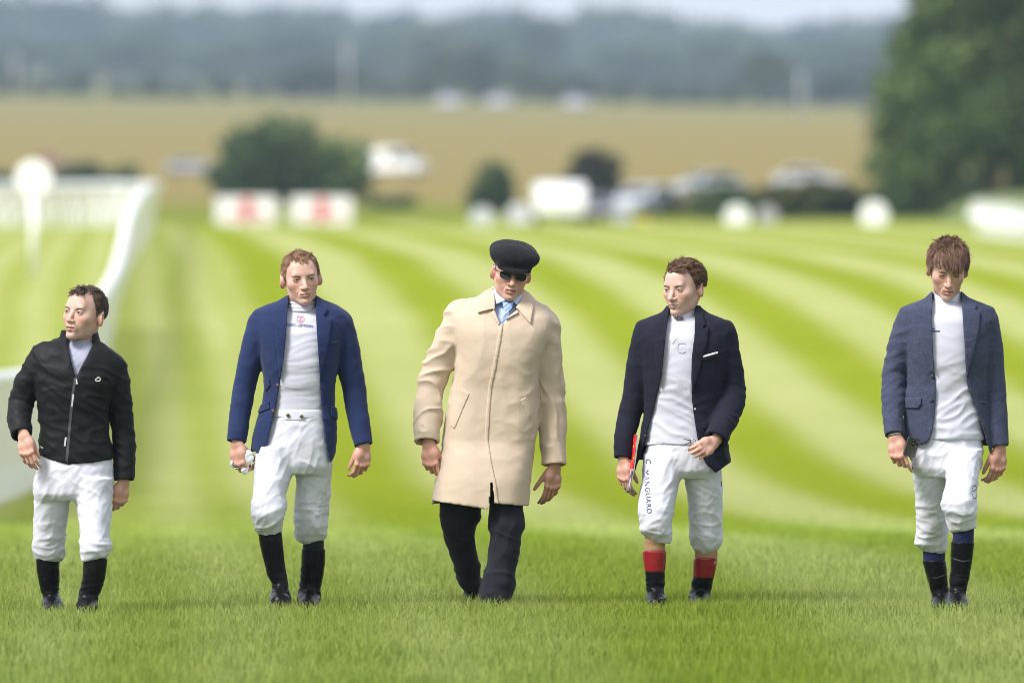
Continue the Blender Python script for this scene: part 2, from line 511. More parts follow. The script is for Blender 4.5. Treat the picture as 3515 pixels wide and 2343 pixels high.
def build_ground():
    ys = np.concatenate([np.arange(-60, 40, 10), np.arange(40, 80, 1.0), np.arange(80, 360, 4.0), np.arange(360, 700, 12), np.arange(700, 1600, 60), np.arange(1600, 3601, 200)])
    k = np.concatenate([np.linspace(-1, -0.06, 10), np.linspace(-0.05, 0.05, 25), np.linspace(0.06, 1, 10)])
    V = []
    for y in ys:
        w = 60 + 0.9 * max(0, y)
        for q in k:
            V.append((q * w * 1.0, y, float(gz(y))))
    n = len(k); F_ = []
    for i in range(len(ys) - 1):
        for j in range(n - 1):
            F_.append((i * n + j, i * n + j + 1, (i + 1) * n + j + 1, (i + 1) * n + j))
    V = np.array(V)
    far = np.clip((V[:, 1] - 500) / 2500, 0, 1)
    V[:, 2] += -0.019 * np.clip(V[:, 0], -160, 160) * np.clip((V[:, 1] - 600) / 900, 0, 1) + far * 5 * (pnoise(np.stack([V[:, 0] / 260, V[:, 1] / 500, 0 * V[:, 0]], 1)))
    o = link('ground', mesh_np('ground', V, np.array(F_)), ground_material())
    tag(o, kind='structure')
build_ground()
def far_z(x, y):
    return float(gz(y)) - 0.019 * min(160, max(-160, x)) * min(1, max(0, (y - 600) / 900)) + min(1, max(0, (y - 500) / 2500)) * 5 * float(pnoise(np.array([[x / 260, y / 500, 0.0]]))[0])
def dv(v):
    """distance at which the ground shows at photo row v"""
    d = np.concatenate([np.arange(48, 400, 0.5), np.arange(400, 1600, 5)]); vv = V0 + (HCAM - gz(d)) * FOC / d
    return float(d[np.argmin(np.abs(vv - v))])

# ------------------------------------------------------------------ grass blades round the walkers
def grass_material():
    t = NT('grass_blades')
    turf, Y = turf_color(t)
    br = t.new('ShaderNodeHueSaturation'); t.set(br.inputs['Value'], t.math('ADD', 1.22, t.math('MULTIPLY', t.ramp(Y, 54, 84), 0.5))); t.set(br.inputs['Color'], turf); turf = t.mix(0.5, br.outputs[0], t.scale(br.outputs[0], (0.78, 1.04, 0.62)))  # colour brightened with distance, painted in to offset the blades' self-shadowing
    a = t.new('ShaderNodeAttribute', _attribute_name='tone'); f = a.outputs['Fac']
    h = t.new('ShaderNodeAttribute', _attribute_name='tip').outputs['Fac']
    c = t.mix(t.ramp(f, 0.0, 0.45), t.mix(0.75, turf, (0.060, 0.125, 0.008, 1)), turf)
    c = t.mix(t.math('MULTIPLY', t.ramp(f, 0.72, 1.0), 0.6), c, (0.42, 0.42, 0.16, 1))
    c = t.mix(t.math('MULTIPLY', h, 0.35), c, (0.42, 0.46, 0.13, 1))
    t.set(t.p.inputs['Base Color'], c)
    t.p.inputs['Roughness'].default_value = 0.6
    t.p.inputs['Specular IOR Level'].default_value = 0.15
    tr = t.n.new('ShaderNodeBsdfTranslucent'); t.set(tr.inputs[0], c)
    mx = t.n.new('ShaderNodeMixShader'); mx.inputs[0].default_value = 0.5
    t.l.new(t.p.outputs[0], mx.inputs[1]); t.l.new(tr.outputs[0], mx.inputs[2]); t.l.new(mx.outputs[0], t.out.inputs['Surface'])
    return t.m
def build_grass():
    rg = np.random.default_rng(12)
    xs, ys = [], []
    for d0, d1, dens in ((45.5, 49.0, 1000), (49.0, 58.0, 2050), (58.0, 64.0, 1300), (64.0, 72.0, 800), (72.0, 82.0, 450), (82.0, 96.0, 110), (96.0, 125.0, 35)):
        w = 3515 / FOC * d1 * 0.54
        n = int(dens * (d1 - d0) * 2 * w)
        xs.append(rg.uniform(-w, w, n)); ys.append(rg.uniform(d0, d1, n))
    x, y = np.concatenate(xs), np.concatenate(ys)
    n = len(x)
    patch = pnoise(np.stack([x * 1.3, y * 0.9, 0 * x], 1)) + 0.6 * pnoise(np.stack([x * 5, y * 4, 0 * x + 5], 1))
    L = (0.054 + 0.032 * np.clip(patch + 0.2, -0.7, 1)) * rg.uniform(0.45, 1.45, n) * np.interp(y, [58, 66, 96, 125], [1.0, 1.0, 0.5, 0.25])
    w = rg.uniform(0.0016, 0.0031, n) * np.interp(y, [56, 64, 96, 125], [1.1, 1.6, 2.4, 3.0])
    az = rg.uniform(0, 6.283, n); lean = np.abs(rg.normal(0, 0.42, n)) + 0.08
    z0 = gz(y) - 0.004
    dx, dy = np.cos(az), np.sin(az)
    az2 = rg.uniform(0, 6.283, n); sx, sy = np.cos(az2), np.sin(az2) * 0.5
    P0 = np.stack([x, y, z0], 1)
    S = np.stack([sx, sy, 0 * x], 1) * w[:, None]
    M_ = P0 + np.stack([dx * lean * L * 0.30, dy * lean * L * 0.30, L * 0.58], 1)
    T_ = P0 + np.stack([dx * lean * L * 0.95, dy * lean * L * 0.95, L * (1.0 - 0.22 * lean)], 1)
    V = np.stack([P0 - S, P0 + S, M_ + S * 0.8, M_ - S * 0.8, T_], 1).reshape(-1, 3)
    b = np.arange(n) * 5
    # quads + triangles as one loop list
    me = bpy.data.meshes.new('grass')
    me.vertices.add(len(V)); me.vertices.foreach_set('co', V.astype(np.float32).ravel())
    q = np.stack([b, b + 1, b + 2, b + 3], 1); tr = np.stack([b + 3, b + 2, b + 4], 1)
    loops = np.concatenate([q, tr], 1).ravel().astype(np.int32)
    me.loops.add(len(loops)); me.loops.foreach_set('vertex_index', loops)
    st = (np.arange(n)[:, None] * 7 + np.array([[0, 4]])).ravel().astype(np.int32)
    me.polygons.add(2 * n); me.polygons.foreach_set('loop_start', st); me.polygons.foreach_set('loop_total', np.tile([4, 3], n).astype(np.int32))
    me.update(calc_edges=True)
    tone = np.clip(rg.uniform(0, 1, n) * 0.72 + 0.28 * (0.5 - patch * 1.1), 0, 1)
    at = me.attributes.new('tone', 'FLOAT', 'POINT'); at.data.foreach_set('value', np.repeat(tone, 5).astype(np.float32))
    at = me.attributes.new('tip', 'FLOAT', 'POINT'); at.data.foreach_set('value', np.tile([0, 0, 0.5, 0.5, 1.0], n).astype(np.float32))
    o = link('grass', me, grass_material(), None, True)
    tag(o, 'short green turf grass round the walking men', 'grass', kind='stuff')
build_grass()

# ------------------------------------------------------------------ running rails
MAT['steel'] = mat_plain('steel', (0.55, 0.54, 0.52), 0.3, 1.0)
MAT['pvc'] = mat_plain('white_pvc', (0.87, 0.87, 0.87), 0.35, 0, 0.04)
def running_rail(ctrl, label, step, h=1.12, r=0.055, group=None, pr=1.0):
    """ctrl: (u, d) of the rail foot"""
    P_ = [gx(u, d) for u, d in ctrl]
    ts = np.cumsum([0] + [(P_[i + 1] - P_[i]).length for i in range(len(P_) - 1)])
    fx, fy = cr(ts, [p.x for p in P_]), cr(ts, [p.y for p in P_])
    base = Vector((fx(0.0), fy(0.0), float(gz(fy(0.0)))))
    root = empty('running_rail', base); tag(root, label, 'rail', group)
    n = int(ts[-1] / step)
    pts = []
    for i in range(n + 1):
        q = ts[-1] * i / n; y = float(fy(q)); pts.append(Vector((float(fx(q)), y, float(gz(y)))) - base)
    m = MB(); m.tube([p + Vector((0, 0, h)) for p in pts], r, 8); m.build('top_rail', MAT['pvc'], root, True)
    pm = MB(); pm.tube([(0.22, 0, 0), (0.20, 0, 0.35), (0.08, 0, 0.85), (0, 0, h - 0.02)], [0.042 * pr, 0.042 * pr, 0.036 * pr, 0.034 * pr], 8)
    me = pm.mesh('post'); me.materials.append(MAT['pvc'])
    for i, p in enumerate(pts):
        o = bpy.data.objects.new('post', me); COL.objects.link(o); o.parent = root; o.location = p
        t = pts[min(i + 1, n)] - pts[max(i - 1, 0)]
        o.rotation_euler = (0, 0, math.atan2(t.y, t.x) + math.pi / 2)
running_rail([(-330, 92), (0, 106), (130, 113), (300, 136), (395, 152), (420, 162)],
             'near stretch of white running rail at the left edge behind the man in black', 0.34, 1.18, 0.08, None, 2.1)
running_rail([(420, 162.3), (440, 176), (470, 195), (500, 225), (524, 262), (540, 300)],
             'middle stretch of white running rail curving away past the head of the man in black', 0.6, 1.18, 0.08, None, 2.1)
running_rail([(540, 301), (541, 318), (530, 334), (500, 345), (400, 350), (200, 349), (0, 346), (-250, 340)],
             'white rail round the far bend beyond the curved running rail', 0.72, 1.18, 0.08, None, 1.3)
running_rail([(-250, 318), (0, 324), (150, 327), (300, 330), (440, 334)], 'second white rail crossing the far bend, straight behind the round marker', 0.45, 1.12, 0.075)
running_rail([(3325, 282), (3380, 270), (3450, 258), (3560, 248), (3800, 232)], 'low white rail at the right edge below the tall tree', 1.1, 0.40, 0.05)

# ------------------------------------------------------------------ markers and boards
def disc_marker(u, v_base, v_c, r_px, d, label, mat=None, group=None, name='furlong_marker'):
    b = gx(u, d); K = FOC / d
    root = empty(name, b); tag(root, label, 'marker', group)
    zc = (HCAM - (v_c - V0) / K) - b.z; r = r_px / K
    m = MB(); m.tube([(0, 0.02, 0), (0, 0.02, zc - r * 0.6)], 0.06, 10); m.build('pole', MAT['pvc'], root, True)
    m = MB(); m.tube([(0, -0.03, zc), (0, -0.05, zc)], [r, r * 0.98], 28); m.tube([(0, -0.028, zc), (0, 0.012, zc)], [r, r], 28)
    m.build('disc', mat or MAT['pvc'], root, False)
disc_marker(115, 940, 612, 64, 190, 'tall white round furlong marker on a post behind the left rail')
gd = 'small round course markers along the far edge of the turf'
grey_m = mat_plain('grey_marker', (0.36, 0.36, 0.38), 0.5)
disc_marker(2530, 0, 745, 44, 343, 'small white round marker left of the dark scrub', None, gd, 'course_marker')
disc_marker(2635, 0, 742, 36, 352, 'small grey round marker beside the dark scrub', grey_m, gd, 'course_marker')
disc_marker(3000, 0, 738, 48, 340, 'small white round marker in front of the tall tree', None, gd, 'course_marker')
disc_marker(1655, 0, 752, 42, 345, 'pale round marker left of the white car', mat_plain('pale_marker', (0.55, 0.56, 0.60), 0.5), gd, 'course_marker')
disc_marker(1782, 0, 742, 44, 350, 'pale upright marker next to the white car', mat_plain('pale_marker_b', (0.58, 0.58, 0.64), 0.5), gd, 'course_marker')
disc_marker(2135, 0, 745, 36, 350, 'pale marker between the white car and the yellow one', grey_m, gd, 'course_marker')
disc_marker(2210, 0, 762, 22, 345, 'small yellow marker at the far edge of the turf', mat_plain('yellow_marker', (0.50, 0.40, 0.05), 0.5), gd, 'course_marker')
red_p = mat_plain('red_board_print', (0.58, 0.09, 0.10), 0.5); wht = mat_plain('white_board', (0.82, 0.78, 0.79), 0.5)
def board(u, d, label):
    b = gx(u, d); K = FOC / d
    root = empty('advertising_board', b); tag(root, label, 'board', 'red and white boards at the far end')
    w, hgt, z0 = 1.86, 0.82, 0.02
    m = MB(); m.box((0, 0, z0 + hgt / 2), (w, 0.05, hgt)); m.build('panel', wht, root)
    m = MB(); m.box((0.02, -0.03, z0 + hgt / 2), (0.34, 0.012, hgt * 0.85)); m.box((-0.42, -0.03, z0 + hgt * 0.3), (0.3, 0.010, 0.12)); m.box((0.46, -0.03, z0 + hgt * 0.3), (0.3, 0.010, 0.12)); m.build('print', red_p, root)
    for sx in (-1, 1):
        m = MB(); m.box((sx * w * 0.42, 0.06, (z0 + hgt) / 2), (0.06, 0.06, z0 + hgt)); m.build('post', wht, root)
board(845, 345, 'left one of two white boards with a red panel beyond the striped turf')
board(1102, 345, 'right one of two white boards with a red panel beyond the striped turf')

# ------------------------------------------------------------------ foliage
def leaf_mat(name, c1, c2, c3, rnd=0.25):
    t = NT(name); a = t.new('ShaderNodeAttribute', _attribute_name='tone').outputs['Fac']
    oi = t.new('ShaderNodeObjectInfo').outputs['Random']
    c = t.mix(t.ramp(a, 0.0, 0.5), c4(c1), c4(c2)); c = t.mix(t.ramp(a, 0.5, 1.0), c, c4(c3))
    c = t.mix(t.math('MULTIPLY', oi, rnd), c, c4(c1 if rnd < 0.5 else (0.13, 0.165, 0.075)))
    t.set(t.p.inputs['Base Color'], c); t.p.inputs['Roughness'].default_value = 0.6; t.p.inputs['Specular IOR Level'].default_value = 0.2
    tr = t.n.new('ShaderNodeBsdfTranslucent'); t.set(tr.inputs[0], c)
    mx = t.n.new('ShaderNodeMixShader'); mx.inputs[0].default_value = 0.3
    t.l.new(t.p.outputs[0], mx.inputs[1]); t.l.new(tr.outputs[0], mx.inputs[2]); t.l.new(mx.outputs[0], t.out.inputs['Surface'])
    return t.m
MAT['leaf'] = leaf_mat('oak_leaves', (0.032, 0.062, 0.018), (0.100, 0.165, 0.045), (0.270, 0.360, 0.110))
MAT['leaf_dark'] = leaf_mat('hedge_leaves', (0.028, 0.054, 0.024), (0.066, 0.110, 0.040), (0.135, 0.190, 0.064))
MAT['leaf_olive'] = leaf_mat('olive_leaves', (0.050, 0.060, 0.018), (0.095, 0.105, 0.032), (0.150, 0.150, 0.050))
MAT['leaf_brown'] = leaf_mat('dusty_leaves', (0.036, 0.036, 0.018), (0.062, 0.058, 0.028), (0.095, 0.085, 0.042))
MAT['leaf_far'] = leaf_mat('far_leaves', (0.014, 0.028, 0.016), (0.030, 0.050, 0.026), (0.070, 0.095, 0.040), 0.55)
MAT['bark'] = mat_plain('bark', (0.085, 0.060, 0.045), 0.9, 0, 0.3, 0.5, 20)
def crown_mesh(name, lobes, n, leaf, rg, clump=0.25, per=55):
    """lobes: (c, r) ellipsoids; n leaf quads gathered in clumps over the lobes' outer shells"""
    w = np.array([l[1][0] * l[1][2] for l in lobes]); w = w / w.sum()
    li = rg.choice(len(lobes), n, p=w)
    nc = max(10, n // per)
    ci = rg.integers(0, nc, n)
    cd = rg.normal(size=(nc, 3)); cd /= np.linalg.norm(cd, axis=1)[:, None]; cr_ = rg.uniform(0.35, 1.0, nc) ** 0.6
    ct = rg.uniform(0, 1, nc)
    C = np.array([l[0] for l in lobes])[li]; Rr = np.array([l[1] for l in lobes])[li]
    P_ = C + (cd[ci] * cr_[ci][:, None] + rg.normal(size=(n, 3)) * clump * 0.55) * Rr
    A = rg.normal(size=(n, 3)); A /= np.linalg.norm(A, axis=1)[:, None]
    B = np.cross(A, rg.normal(size=(n, 3))); B /= np.linalg.norm(B, axis=1)[:, None]
    s = leaf * rg.uniform(0.6, 1.4, n)[:, None]
    V = np.stack([P_ - A * s, P_ + B * s * 0.6, P_ + A * s, P_ - B * s * 0.6], 1).reshape(-1, 3)
    me = mesh_np(name, V, np.arange(4 * n).reshape(-1, 4))
    tone = np.clip(0.8 * ct[ci] + 0.2 * rg.uniform(0, 1, n), 0, 1)
    at = me.attributes.new('tone', 'FLOAT', 'POINT'); at.data.foreach_set('value', np.repeat(tone, 4).astype(np.float32))
    return me
def random_lobes(rg, w, h, k, z0=0.0, depth=None):
    L = [((0, 0, z0 + h * 0.5), (w * 0.36, (depth or w) * 0.36, h * 0.42))]
    for i in range(k):
        a = rg.uniform(0, 6.283); q = rg.uniform(0.35, 0.62)
        z = z0 + h * rg.uniform(0.25, 0.8); s = rg.uniform(0.18, 0.30)
        sq = math.sqrt(max(0.1, 1 - ((z - z0) / h - 0.5) ** 2 * 3.2))
        L.append(((math.cos(a) * q * w * 0.55 * sq, math.sin(a) * q * (depth or w) * 0.55 * sq, z), (w * s, (depth or w) * s, h * s * 0.8)))
    return L
def trunk_mesh(rg, h, r, limbs=5, spread=0.3):
    m = MB(); m.tube([(0, 0, -0.1), (0.02 * h, 0, h * 0.25), (-0.01 * h, 0.01 * h, h * 0.55), (0.02 * h, 0, h * 0.9)], [r * 1.25, r, r * 0.75, r * 0.25], 8)
    for i in range(limbs):
        a = rg.uniform(0, 6.283); z = h * rg.uniform(0.3, 0.7); d = Vector((math.cos(a), math.sin(a), 0.8))
        m.tube([(0, 0, z), tuple(Vector((0, 0, z)) + d * h * spread * 0.5), tuple(Vector((0, 0, z)) + d * h * spread)], [r * 0.5, r * 0.33, r * 0.1], 6)
    return m.mesh('trunk')
def plant(name, loc, label, cat, crown_me, trunk_me, mat, group=None, scale=(1, 1, 1), rz=0.0):
    root = empty(name, loc, rz); root.scale = scale; tag(root, label, cat, group)
    if trunk_me is not None:
        if not trunk_me.materials: trunk_me.materials.append(MAT['bark'])
        o = bpy.data.objects.new('trunk', trunk_me); COL.objects.link(o); o.parent = root
    if not crown_me.materials: crown_me.materials.append(mat)
    o = bpy.data.objects.new('crown', crown_me); COL.objects.link(o); o.parent = root
    return root
rgF = np.random.default_rng(31)
def bush(u, v_base, w_px, h_px, label, mat, n=1600, k=7, d=None, group='bushes on the far side of the course', name='bush'):
    d = d or dv(v_base); K = FOC / d; w, h = w_px / K, h_px / K
    lobes = random_lobes(rgF, w, h, k, -0.05 * h, min(w, 1.6 * h))
    for q in np.linspace(-0.34, 0.34, 5): lobes.append(((q * w, rgF.uniform(-0.1, 0.1) * w, h * rgF.uniform(0.18, 0.30)), (w * 0.17, w * 0.17, h * 0.30)))
    return plant(name, gx(u, d), label, 'bush', crown_mesh('crown', lobes, n, 0.045 * max(w, h) + 0.04, rgF), trunk_mesh(rgF, h * 0.7, 0.06, 4), mat, group)
# tall tree at the right edge
d_t = 380.0; Kt = FOC / d_t
def tl(u, v, r, y=0): return (((u - 3385) / Kt, y, (770 - v) / Kt), (r / Kt, r / Kt, r * 0.85 / Kt))
lob = [tl(3300, 250, 230), tl(3480, 180, 260, 1), tl(3180, 330, 150, -1), tl(3090, 450, 110), tl(3060, 580, 95, -0.5), tl(3160, 620, 120, -1), tl(3250, 480, 170, -1.2), tl(3400, 420, 190, -1), tl(3520, 480, 170), tl(3150, 180, 100, 0.5), tl(3060, 320, 70), tl(3260, 60, 150), tl(3440, -60, 230), tl(3600, 60, 220), tl(3350, -200, 160), tl(3560, 640, 110, 0.5), tl(3130, 690, 70, -0.3)]
plant('oak_tree', gx(3385, d_t), 'tall leafy green tree at the right edge of the course', 'tree', crown_mesh('crown', lob, 26000, 0.15, rgF, 0.32, 260), trunk_mesh(rgF, 7.5, 0.33, 9, 0.42), MAT['leaf'])
bush(908, 690, 360, 325, 'large dark green bush at the foot of the tan field, left lobe', MAT['leaf_dark'], 3200, 9, 455)
bush(1150, 680, 270, 245, 'green bush joined to the right of the large dark bush', MAT['leaf'], 2200, 8, 470)
bush(260, 640, 190, 120, 'low dark bush behind the round furlong marker', MAT['leaf_dark'], 1400, 6, 510)
bush(410, 640, 160, 100, 'low dark bush to the right of the round furlong marker', MAT['leaf_dark'], 1200, 6, 515)
bush(10, 640, 120, 80, 'low dark bush at the left edge beyond the rail', MAT['leaf_dark'], 900, 5, 515)
bush(1690, 740, 175, 205, 'upright dark bush left of the white car', MAT['leaf_dark'], 1800, 7, 420)
bush(2030, 690, 210, 215, 'rounded dusty bush behind the white car', MAT['leaf_brown'], 1800, 7, 470)
bush(1350, 700, 180, 45, 'low scrub in front of the white van', MAT['leaf_dark'], 700, 5, 440)
bush(2480, 790, 210, 130, 'dark low scrub behind the small white marker', MAT['leaf_dark'], 1500, 6, 375)
bush(2660, 790, 300, 125, 'olive scrub in the middle of the far hedge', MAT['leaf_olive'], 2000, 8, 380)
bush(2850, 790, 260, 150, 'olive scrub next to the tall tree', MAT['leaf_olive'], 2000, 8, 385)
bush(3080, 790, 240, 120, 'dark undergrowth left below the tall tree', MAT['leaf_dark'], 1500, 7, 388)
bush(3300, 790, 330, 190, 'dark undergrowth right below the tall tree', MAT['leaf_dark'], 1500, 7, 392)
bush(2330, 780, 260, 70, 'low grassy scrub between the parked cars and the turf', MAT['leaf_olive'], 900, 6, 400)
# grassy mound at the right
mm = MB(); mm.ball((0, 0, 0), 1.0, 28, 14)
mo = mm.build('mound', mat_plain('mound_grass', (0.105, 0.135, 0.028), 0.95, 0, 0.25), None, True)
mo.location = gx(3520, 352); mo.scale = (2.6, 5.0, 0.95); tag(mo, kind='structure')

# ------------------------------------------------------------------ far trees
far_var = []
for i in range(4):
    h = 10.0; w = [9.0, 11.0, 8.0, 12.0][i]
    me = crown_mesh('crown', random_lobes(rgF, w, h * 0.92, 9, h * 0.06), 1700, 0.5, rgF, 0.25); me.materials.append(MAT['leaf_far'])
    tm = trunk_mesh(rgF, h * 0.6, 0.35, 4); tm.materials.append(MAT['bark'])
    far_var.append((me, tm))
kinds = ['round-crowned', 'broad', 'narrow', 'wide-spreading']
def far_tree(u, d, v_top, var, label, group, wscale=1.0):
    x = (u - U0) * d / FOC; z = far_z(x, d); top = HCAM - (v_top - V0) * d / FOC
    s = max(2.0, top - z + 0.3) / 9.1
    plant('tree', (x, d, z - 0.3), label, 'tree', far_var[var][0], far_var[var][1], None, group, (s * wscale, s * wscale, s), random.uniform(0, 6.28))
side = lambda u: 'at the far left' if u < 500 else 'left of centre' if u < 1400 else 'near the centre' if u < 2100 else 'right of centre'
rows_t = [
    # hedgerow trees at the top of the field: (u, v_top)
    (1530, [(30, 235), (150, 270), (270, 250), (400, 285), (520, 265), (640, 290), (760, 262), (880, 285), (1000, 245), (1095, 225), (1240, 235), (1330, 270), (1450, 240), (1565, 178), (1660, 235), (1785, 200), (1900, 250), (2010, 265), (2130, 275), (2260, 285), (2380, 300), (2500, 290), (2625, 180), (2740, 300), (2850, 250), (2950, 240)], 'tree in the hedgerow along the top of the tan field'),
    (2250, [(60, 120), (220, 150), (370, 130), (520, 110), (700, 150), (860, 120), (1020, 100), (1180, 140), (1340, 110), (1500, 90), (1660, 110), (1800, 70), (1960, 200), (2130, 160), (2300, 150), (2480, 130), (2660, 170), (2840, 150), (3000, 130)], 'hazy blue-grey tree on the slope behind the hedgerow'),
    (3100, [(-20, -20), (90, -30), (210, -10), (330, 25), (450, 50), (560, 5), (670, 45), (780, 20), (900, 30), (1010, 10), (1130, 30), (1250, 50), (1390, 40), (1500, 60), (1620, 55), (1740, 28), (1850, 90), (1950, 110), (2050, 60), (2150, 20), (2260, 60), (2380, 75), (2500, 70), (2620, 85), (2750, 80), (2880, 75), (3000, 65), (3120, 50), (3260, 40), (3400, 40)], 'faint far tree on the hilltop skyline'),
]
ORD = ['first', 'second', 'third', 'fourth', 'fifth', 'sixth', 'seventh', 'eighth', 'ninth', 'tenth', 'eleventh', 'twelfth', 'thirteenth', 'fourteenth', 'fifteenth', 'sixteenth', 'seventeenth', 'eighteenth', 'nineteenth', 'twentieth']
ORD += ['twenty-' + q for q in ORD[:9]] + ['thirtieth'] + ['thirty-' + q for q in ORD[:9]]
for ri, (d, lst, lab) in enumerate(rows_t):
    for j, (u, vt) in enumerate(lst):
        if ri == 0 and u in (1565, 2625, 1785, 1095): vt -= 8
        far_tree(u, d + random.uniform(-0.03, 0.03) * d, vt, (j * 3 + ri) % 4, '%s %s, %s from the left' % (kinds[(j * 3 + ri) % 4], lab, ORD[j]), lab.replace('tree', 'trees', 1), 1.0 + 0.25 * (ri == 0) + 0.3 * (ri > 0))
# woodland floor filling the gaps between the far rows
lw = []
for i in range(60):
    lw.append(((rgF.uniform(-190, 190), rgF.uniform(-60, 60), rgF.uniform(1, 5)), (12, 9, 5)))
me = crown_mesh('woodland', lw, 9000, 1.1, rgF, 0.4); me.materials.append(MAT['leaf_far'])
o = bpy.data.objects.new('woodland', me); COL.objects.link(o); o.location = (0, 2600, far_z(0, 2600)); tag(o, 'dense hazy woodland understorey between the far tree rows', 'woodland', kind='stuff')
lw = [((rgF.uniform(-120, 120), rgF.uniform(-14, 14), rgF.uniform(0.2, 1.6)), (6, 4, 1.9)) for i in range(70)]
me = crown_mesh('hedgerow', lw, 6000, 0.5, rgF, 0.4); me.materials.append(MAT['leaf_far'])
o = bpy.data.objects.new('hedgerow', me); COL.objects.link(o); o.location = (0, 1570, far_z(0, 1570)); tag(o, 'dark hedge along the top edge of the tan field', 'hedge', kind='stuff')

# ------------------------------------------------------------------ poles and vehicles
def pole(u, d, v_top, label):
    b = gx(u, d); b.z = far_z(b.x, d)
    hgt = HCAM - (v_top - V0) * d / FOC - b.z
    root = empty('pole', b); tag(root, label, 'pole', 'thin pale poles in the distance')
    m = MB(); m.tube([(0, 0, 0), (0, 0, hgt)], [0.14, 0.10], 8); m.build('shaft', mat_plain('pale_pole', (0.55, 0.54, 0.55), 0.5), root, True)
    m = MB(); m.tube([(0, 0, hgt), (0, 0, hgt + 0.12)], [0.13, 0.04], 8); m.build('cap', MAT['steel'], root, True)
pole(52, 1350, 180, 'thin pale pole at the left edge in front of the trees')
pole(1192, 1350, 140, 'thin pale pole left of centre in front of the trees')
pole(2750, 1150, 250, 'thin pale pole right of the round dark tree')
glass_m = mat_plain('car_glass', (0.02, 0.022, 0.026), 0.1); tyre_m = mat_plain('tyre', (0.012, 0.012, 0.012), 0.8); lamp_m = mat_plain('lamp', (0.7, 0.7, 0.68), 0.15)
def car(u, v_base, rz, col, label, van=False, d=None, scale=1.0):
    d = d or dv(v_base); b = gx(u, d); b.z = far_z(b.x, d)
    root = empty('parked_van' if van else 'parked_car', b, R(rz)); root.scale = (scale,) * 3
    tag(root, label, 'van' if van else 'car', 'vehicles parked beyond the course')
    paint = mat_plain('car_paint', col, 0.25, 0, 0.03, 0, 40, 0.6)
    L, W, H = (4.9, 1.95, 2.05) if van else (4.3, 1.76, 1.46)
    if van: prof = [(-L / 2, 0.35), (L / 2, 0.35), (L / 2, 0.95), (L * 0.33, 1.15), (L * 0.20, H - 0.06), (-L / 2 + 0.05, H), (-L / 2, 1.2)]
    else: prof = [(-L / 2, 0.32), (L / 2, 0.32), (L / 2, 0.68), (L * 0.26, 0.90), (L * 0.12, H - 0.08), (-L * 0.22, H), (-L * 0.42, 0.98), (-L / 2, 0.90)]
    m = MB(); m.prism(prof, -W / 2, W / 2); o = m.build('body', paint, root)
    bm = bmesh.new(); bm.from_mesh(o.data); bmesh.ops.bevel(bm, geom=list(bm.edges), offset=0.07, segments=2, affect='EDGES'); bm.to_mesh(o.data); bm.free(); smooth_by_angle(o)
    if van: win = [[(L * 0.31, 1.18), (L * 0.19, H - 0.22), (L * 0.02, H - 0.22), (L * 0.02, 1.18)]]
    else: win = [[(L * 0.22, 0.93), (L * 0.105, H - 0.14), (-0.02, H - 0.12), (-0.02, 0.93)], [(-0.10, 0.93), (-0.10, H - 0.12), (-L * 0.20, H - 0.12), (-L * 0.37, 0.97)]]
    for wpoly in win:
        for sy in (-1, 1):
            m = MB(); m.prism(wpoly, sy * (W / 2 + 0.012), sy * (W / 2 - 0.05)); m.build('side_window', glass_m, root)
    xa, za, xb, zb = (L * 0.325, 1.2, L * 0.205, H - 0.14) if van else (L * 0.25, 0.93, L * 0.128, H - 0.12)
    m = MB(); m.add([(xa + 0.05, -W * 0.42, za), (xa + 0.05, W * 0.42, za), (xb + 0.05, W * 0.38, zb), (xb + 0.05, -W * 0.38, zb), (xa - 0.1, -W * 0.42, za), (xa - 0.1, W * 0.42, za), (xb - 0.1, W * 0.38, zb), (xb - 0.1, -W * 0.38, zb)],
                     [(0, 1, 2, 3), (7, 6, 5, 4), (0, 4, 5, 1), (1, 5, 6, 2), (2, 6, 7, 3), (3, 7, 4, 0)]); m.build('windscreen', glass_m, root)
    for sy in (-1, 1):
        m = MB(); m.box((L / 2 - 0.02, sy * W * 0.36, 0.66), (0.12, 0.34, 0.14)); m.build('headlight', lamp_m, root)
        for sx in (-1, 1):
            m = MB(); m.tube([(sx * L * 0.31, sy * (W / 2 - 0.2), 0.32), (sx * L * 0.31, sy * (W / 2 + 0.01), 0.32)], 0.32, 18); wh = m.build('wheel', tyre_m, root, False)
            m = MB(); m.tube([(sx * L * 0.31, sy * (W / 2 + 0.005), 0.32), (sx * L * 0.31, sy * (W / 2 + 0.022), 0.32)], 0.2, 14); m.build('hub', MAT['steel'], wh, False)
    return root
car(1922, 790, 90, (0.82, 0.82, 0.82), 'white car seen from behind at the far edge of the turf', d=341, scale=0.88)
car(2035, 760, -70, (0.16, 0.16, 0.19), 'dark grey car half hidden behind the white car', d=352, scale=0.6)
car(2212, 720, -120, (0.50, 0.52, 0.60), 'silver car parked right of the white car', d=400, scale=0.75)
car(2430, 668, -150, (0.45, 0.48, 0.52), 'silver grey car above the dark scrub', d=490, scale=0.75)
car(2780, 648, -20, (0.50, 0.51, 0.54), 'pale silver car above the olive scrub, left of the tall tree', d=520, scale=0.75)
car(655, 598, -25, (0.36, 0.36, 0.42), 'small grey car left of the large dark bush', d=600, scale=0.6)
car(1350, 612, -30, (0.82, 0.82, 0.80), 'white van parked on the tan field right of the large bush', True, d=590, scale=0.72)
car(1232, 600, -80, (0.74, 0.74, 0.74), 'white car tucked against the large bush, left of the white van', d=600, scale=0.55)
car(175, 570, -30, (0.30, 0.12, 0.09), 'dull red car half hidden by the low bush at the left', d=640, scale=0.48)
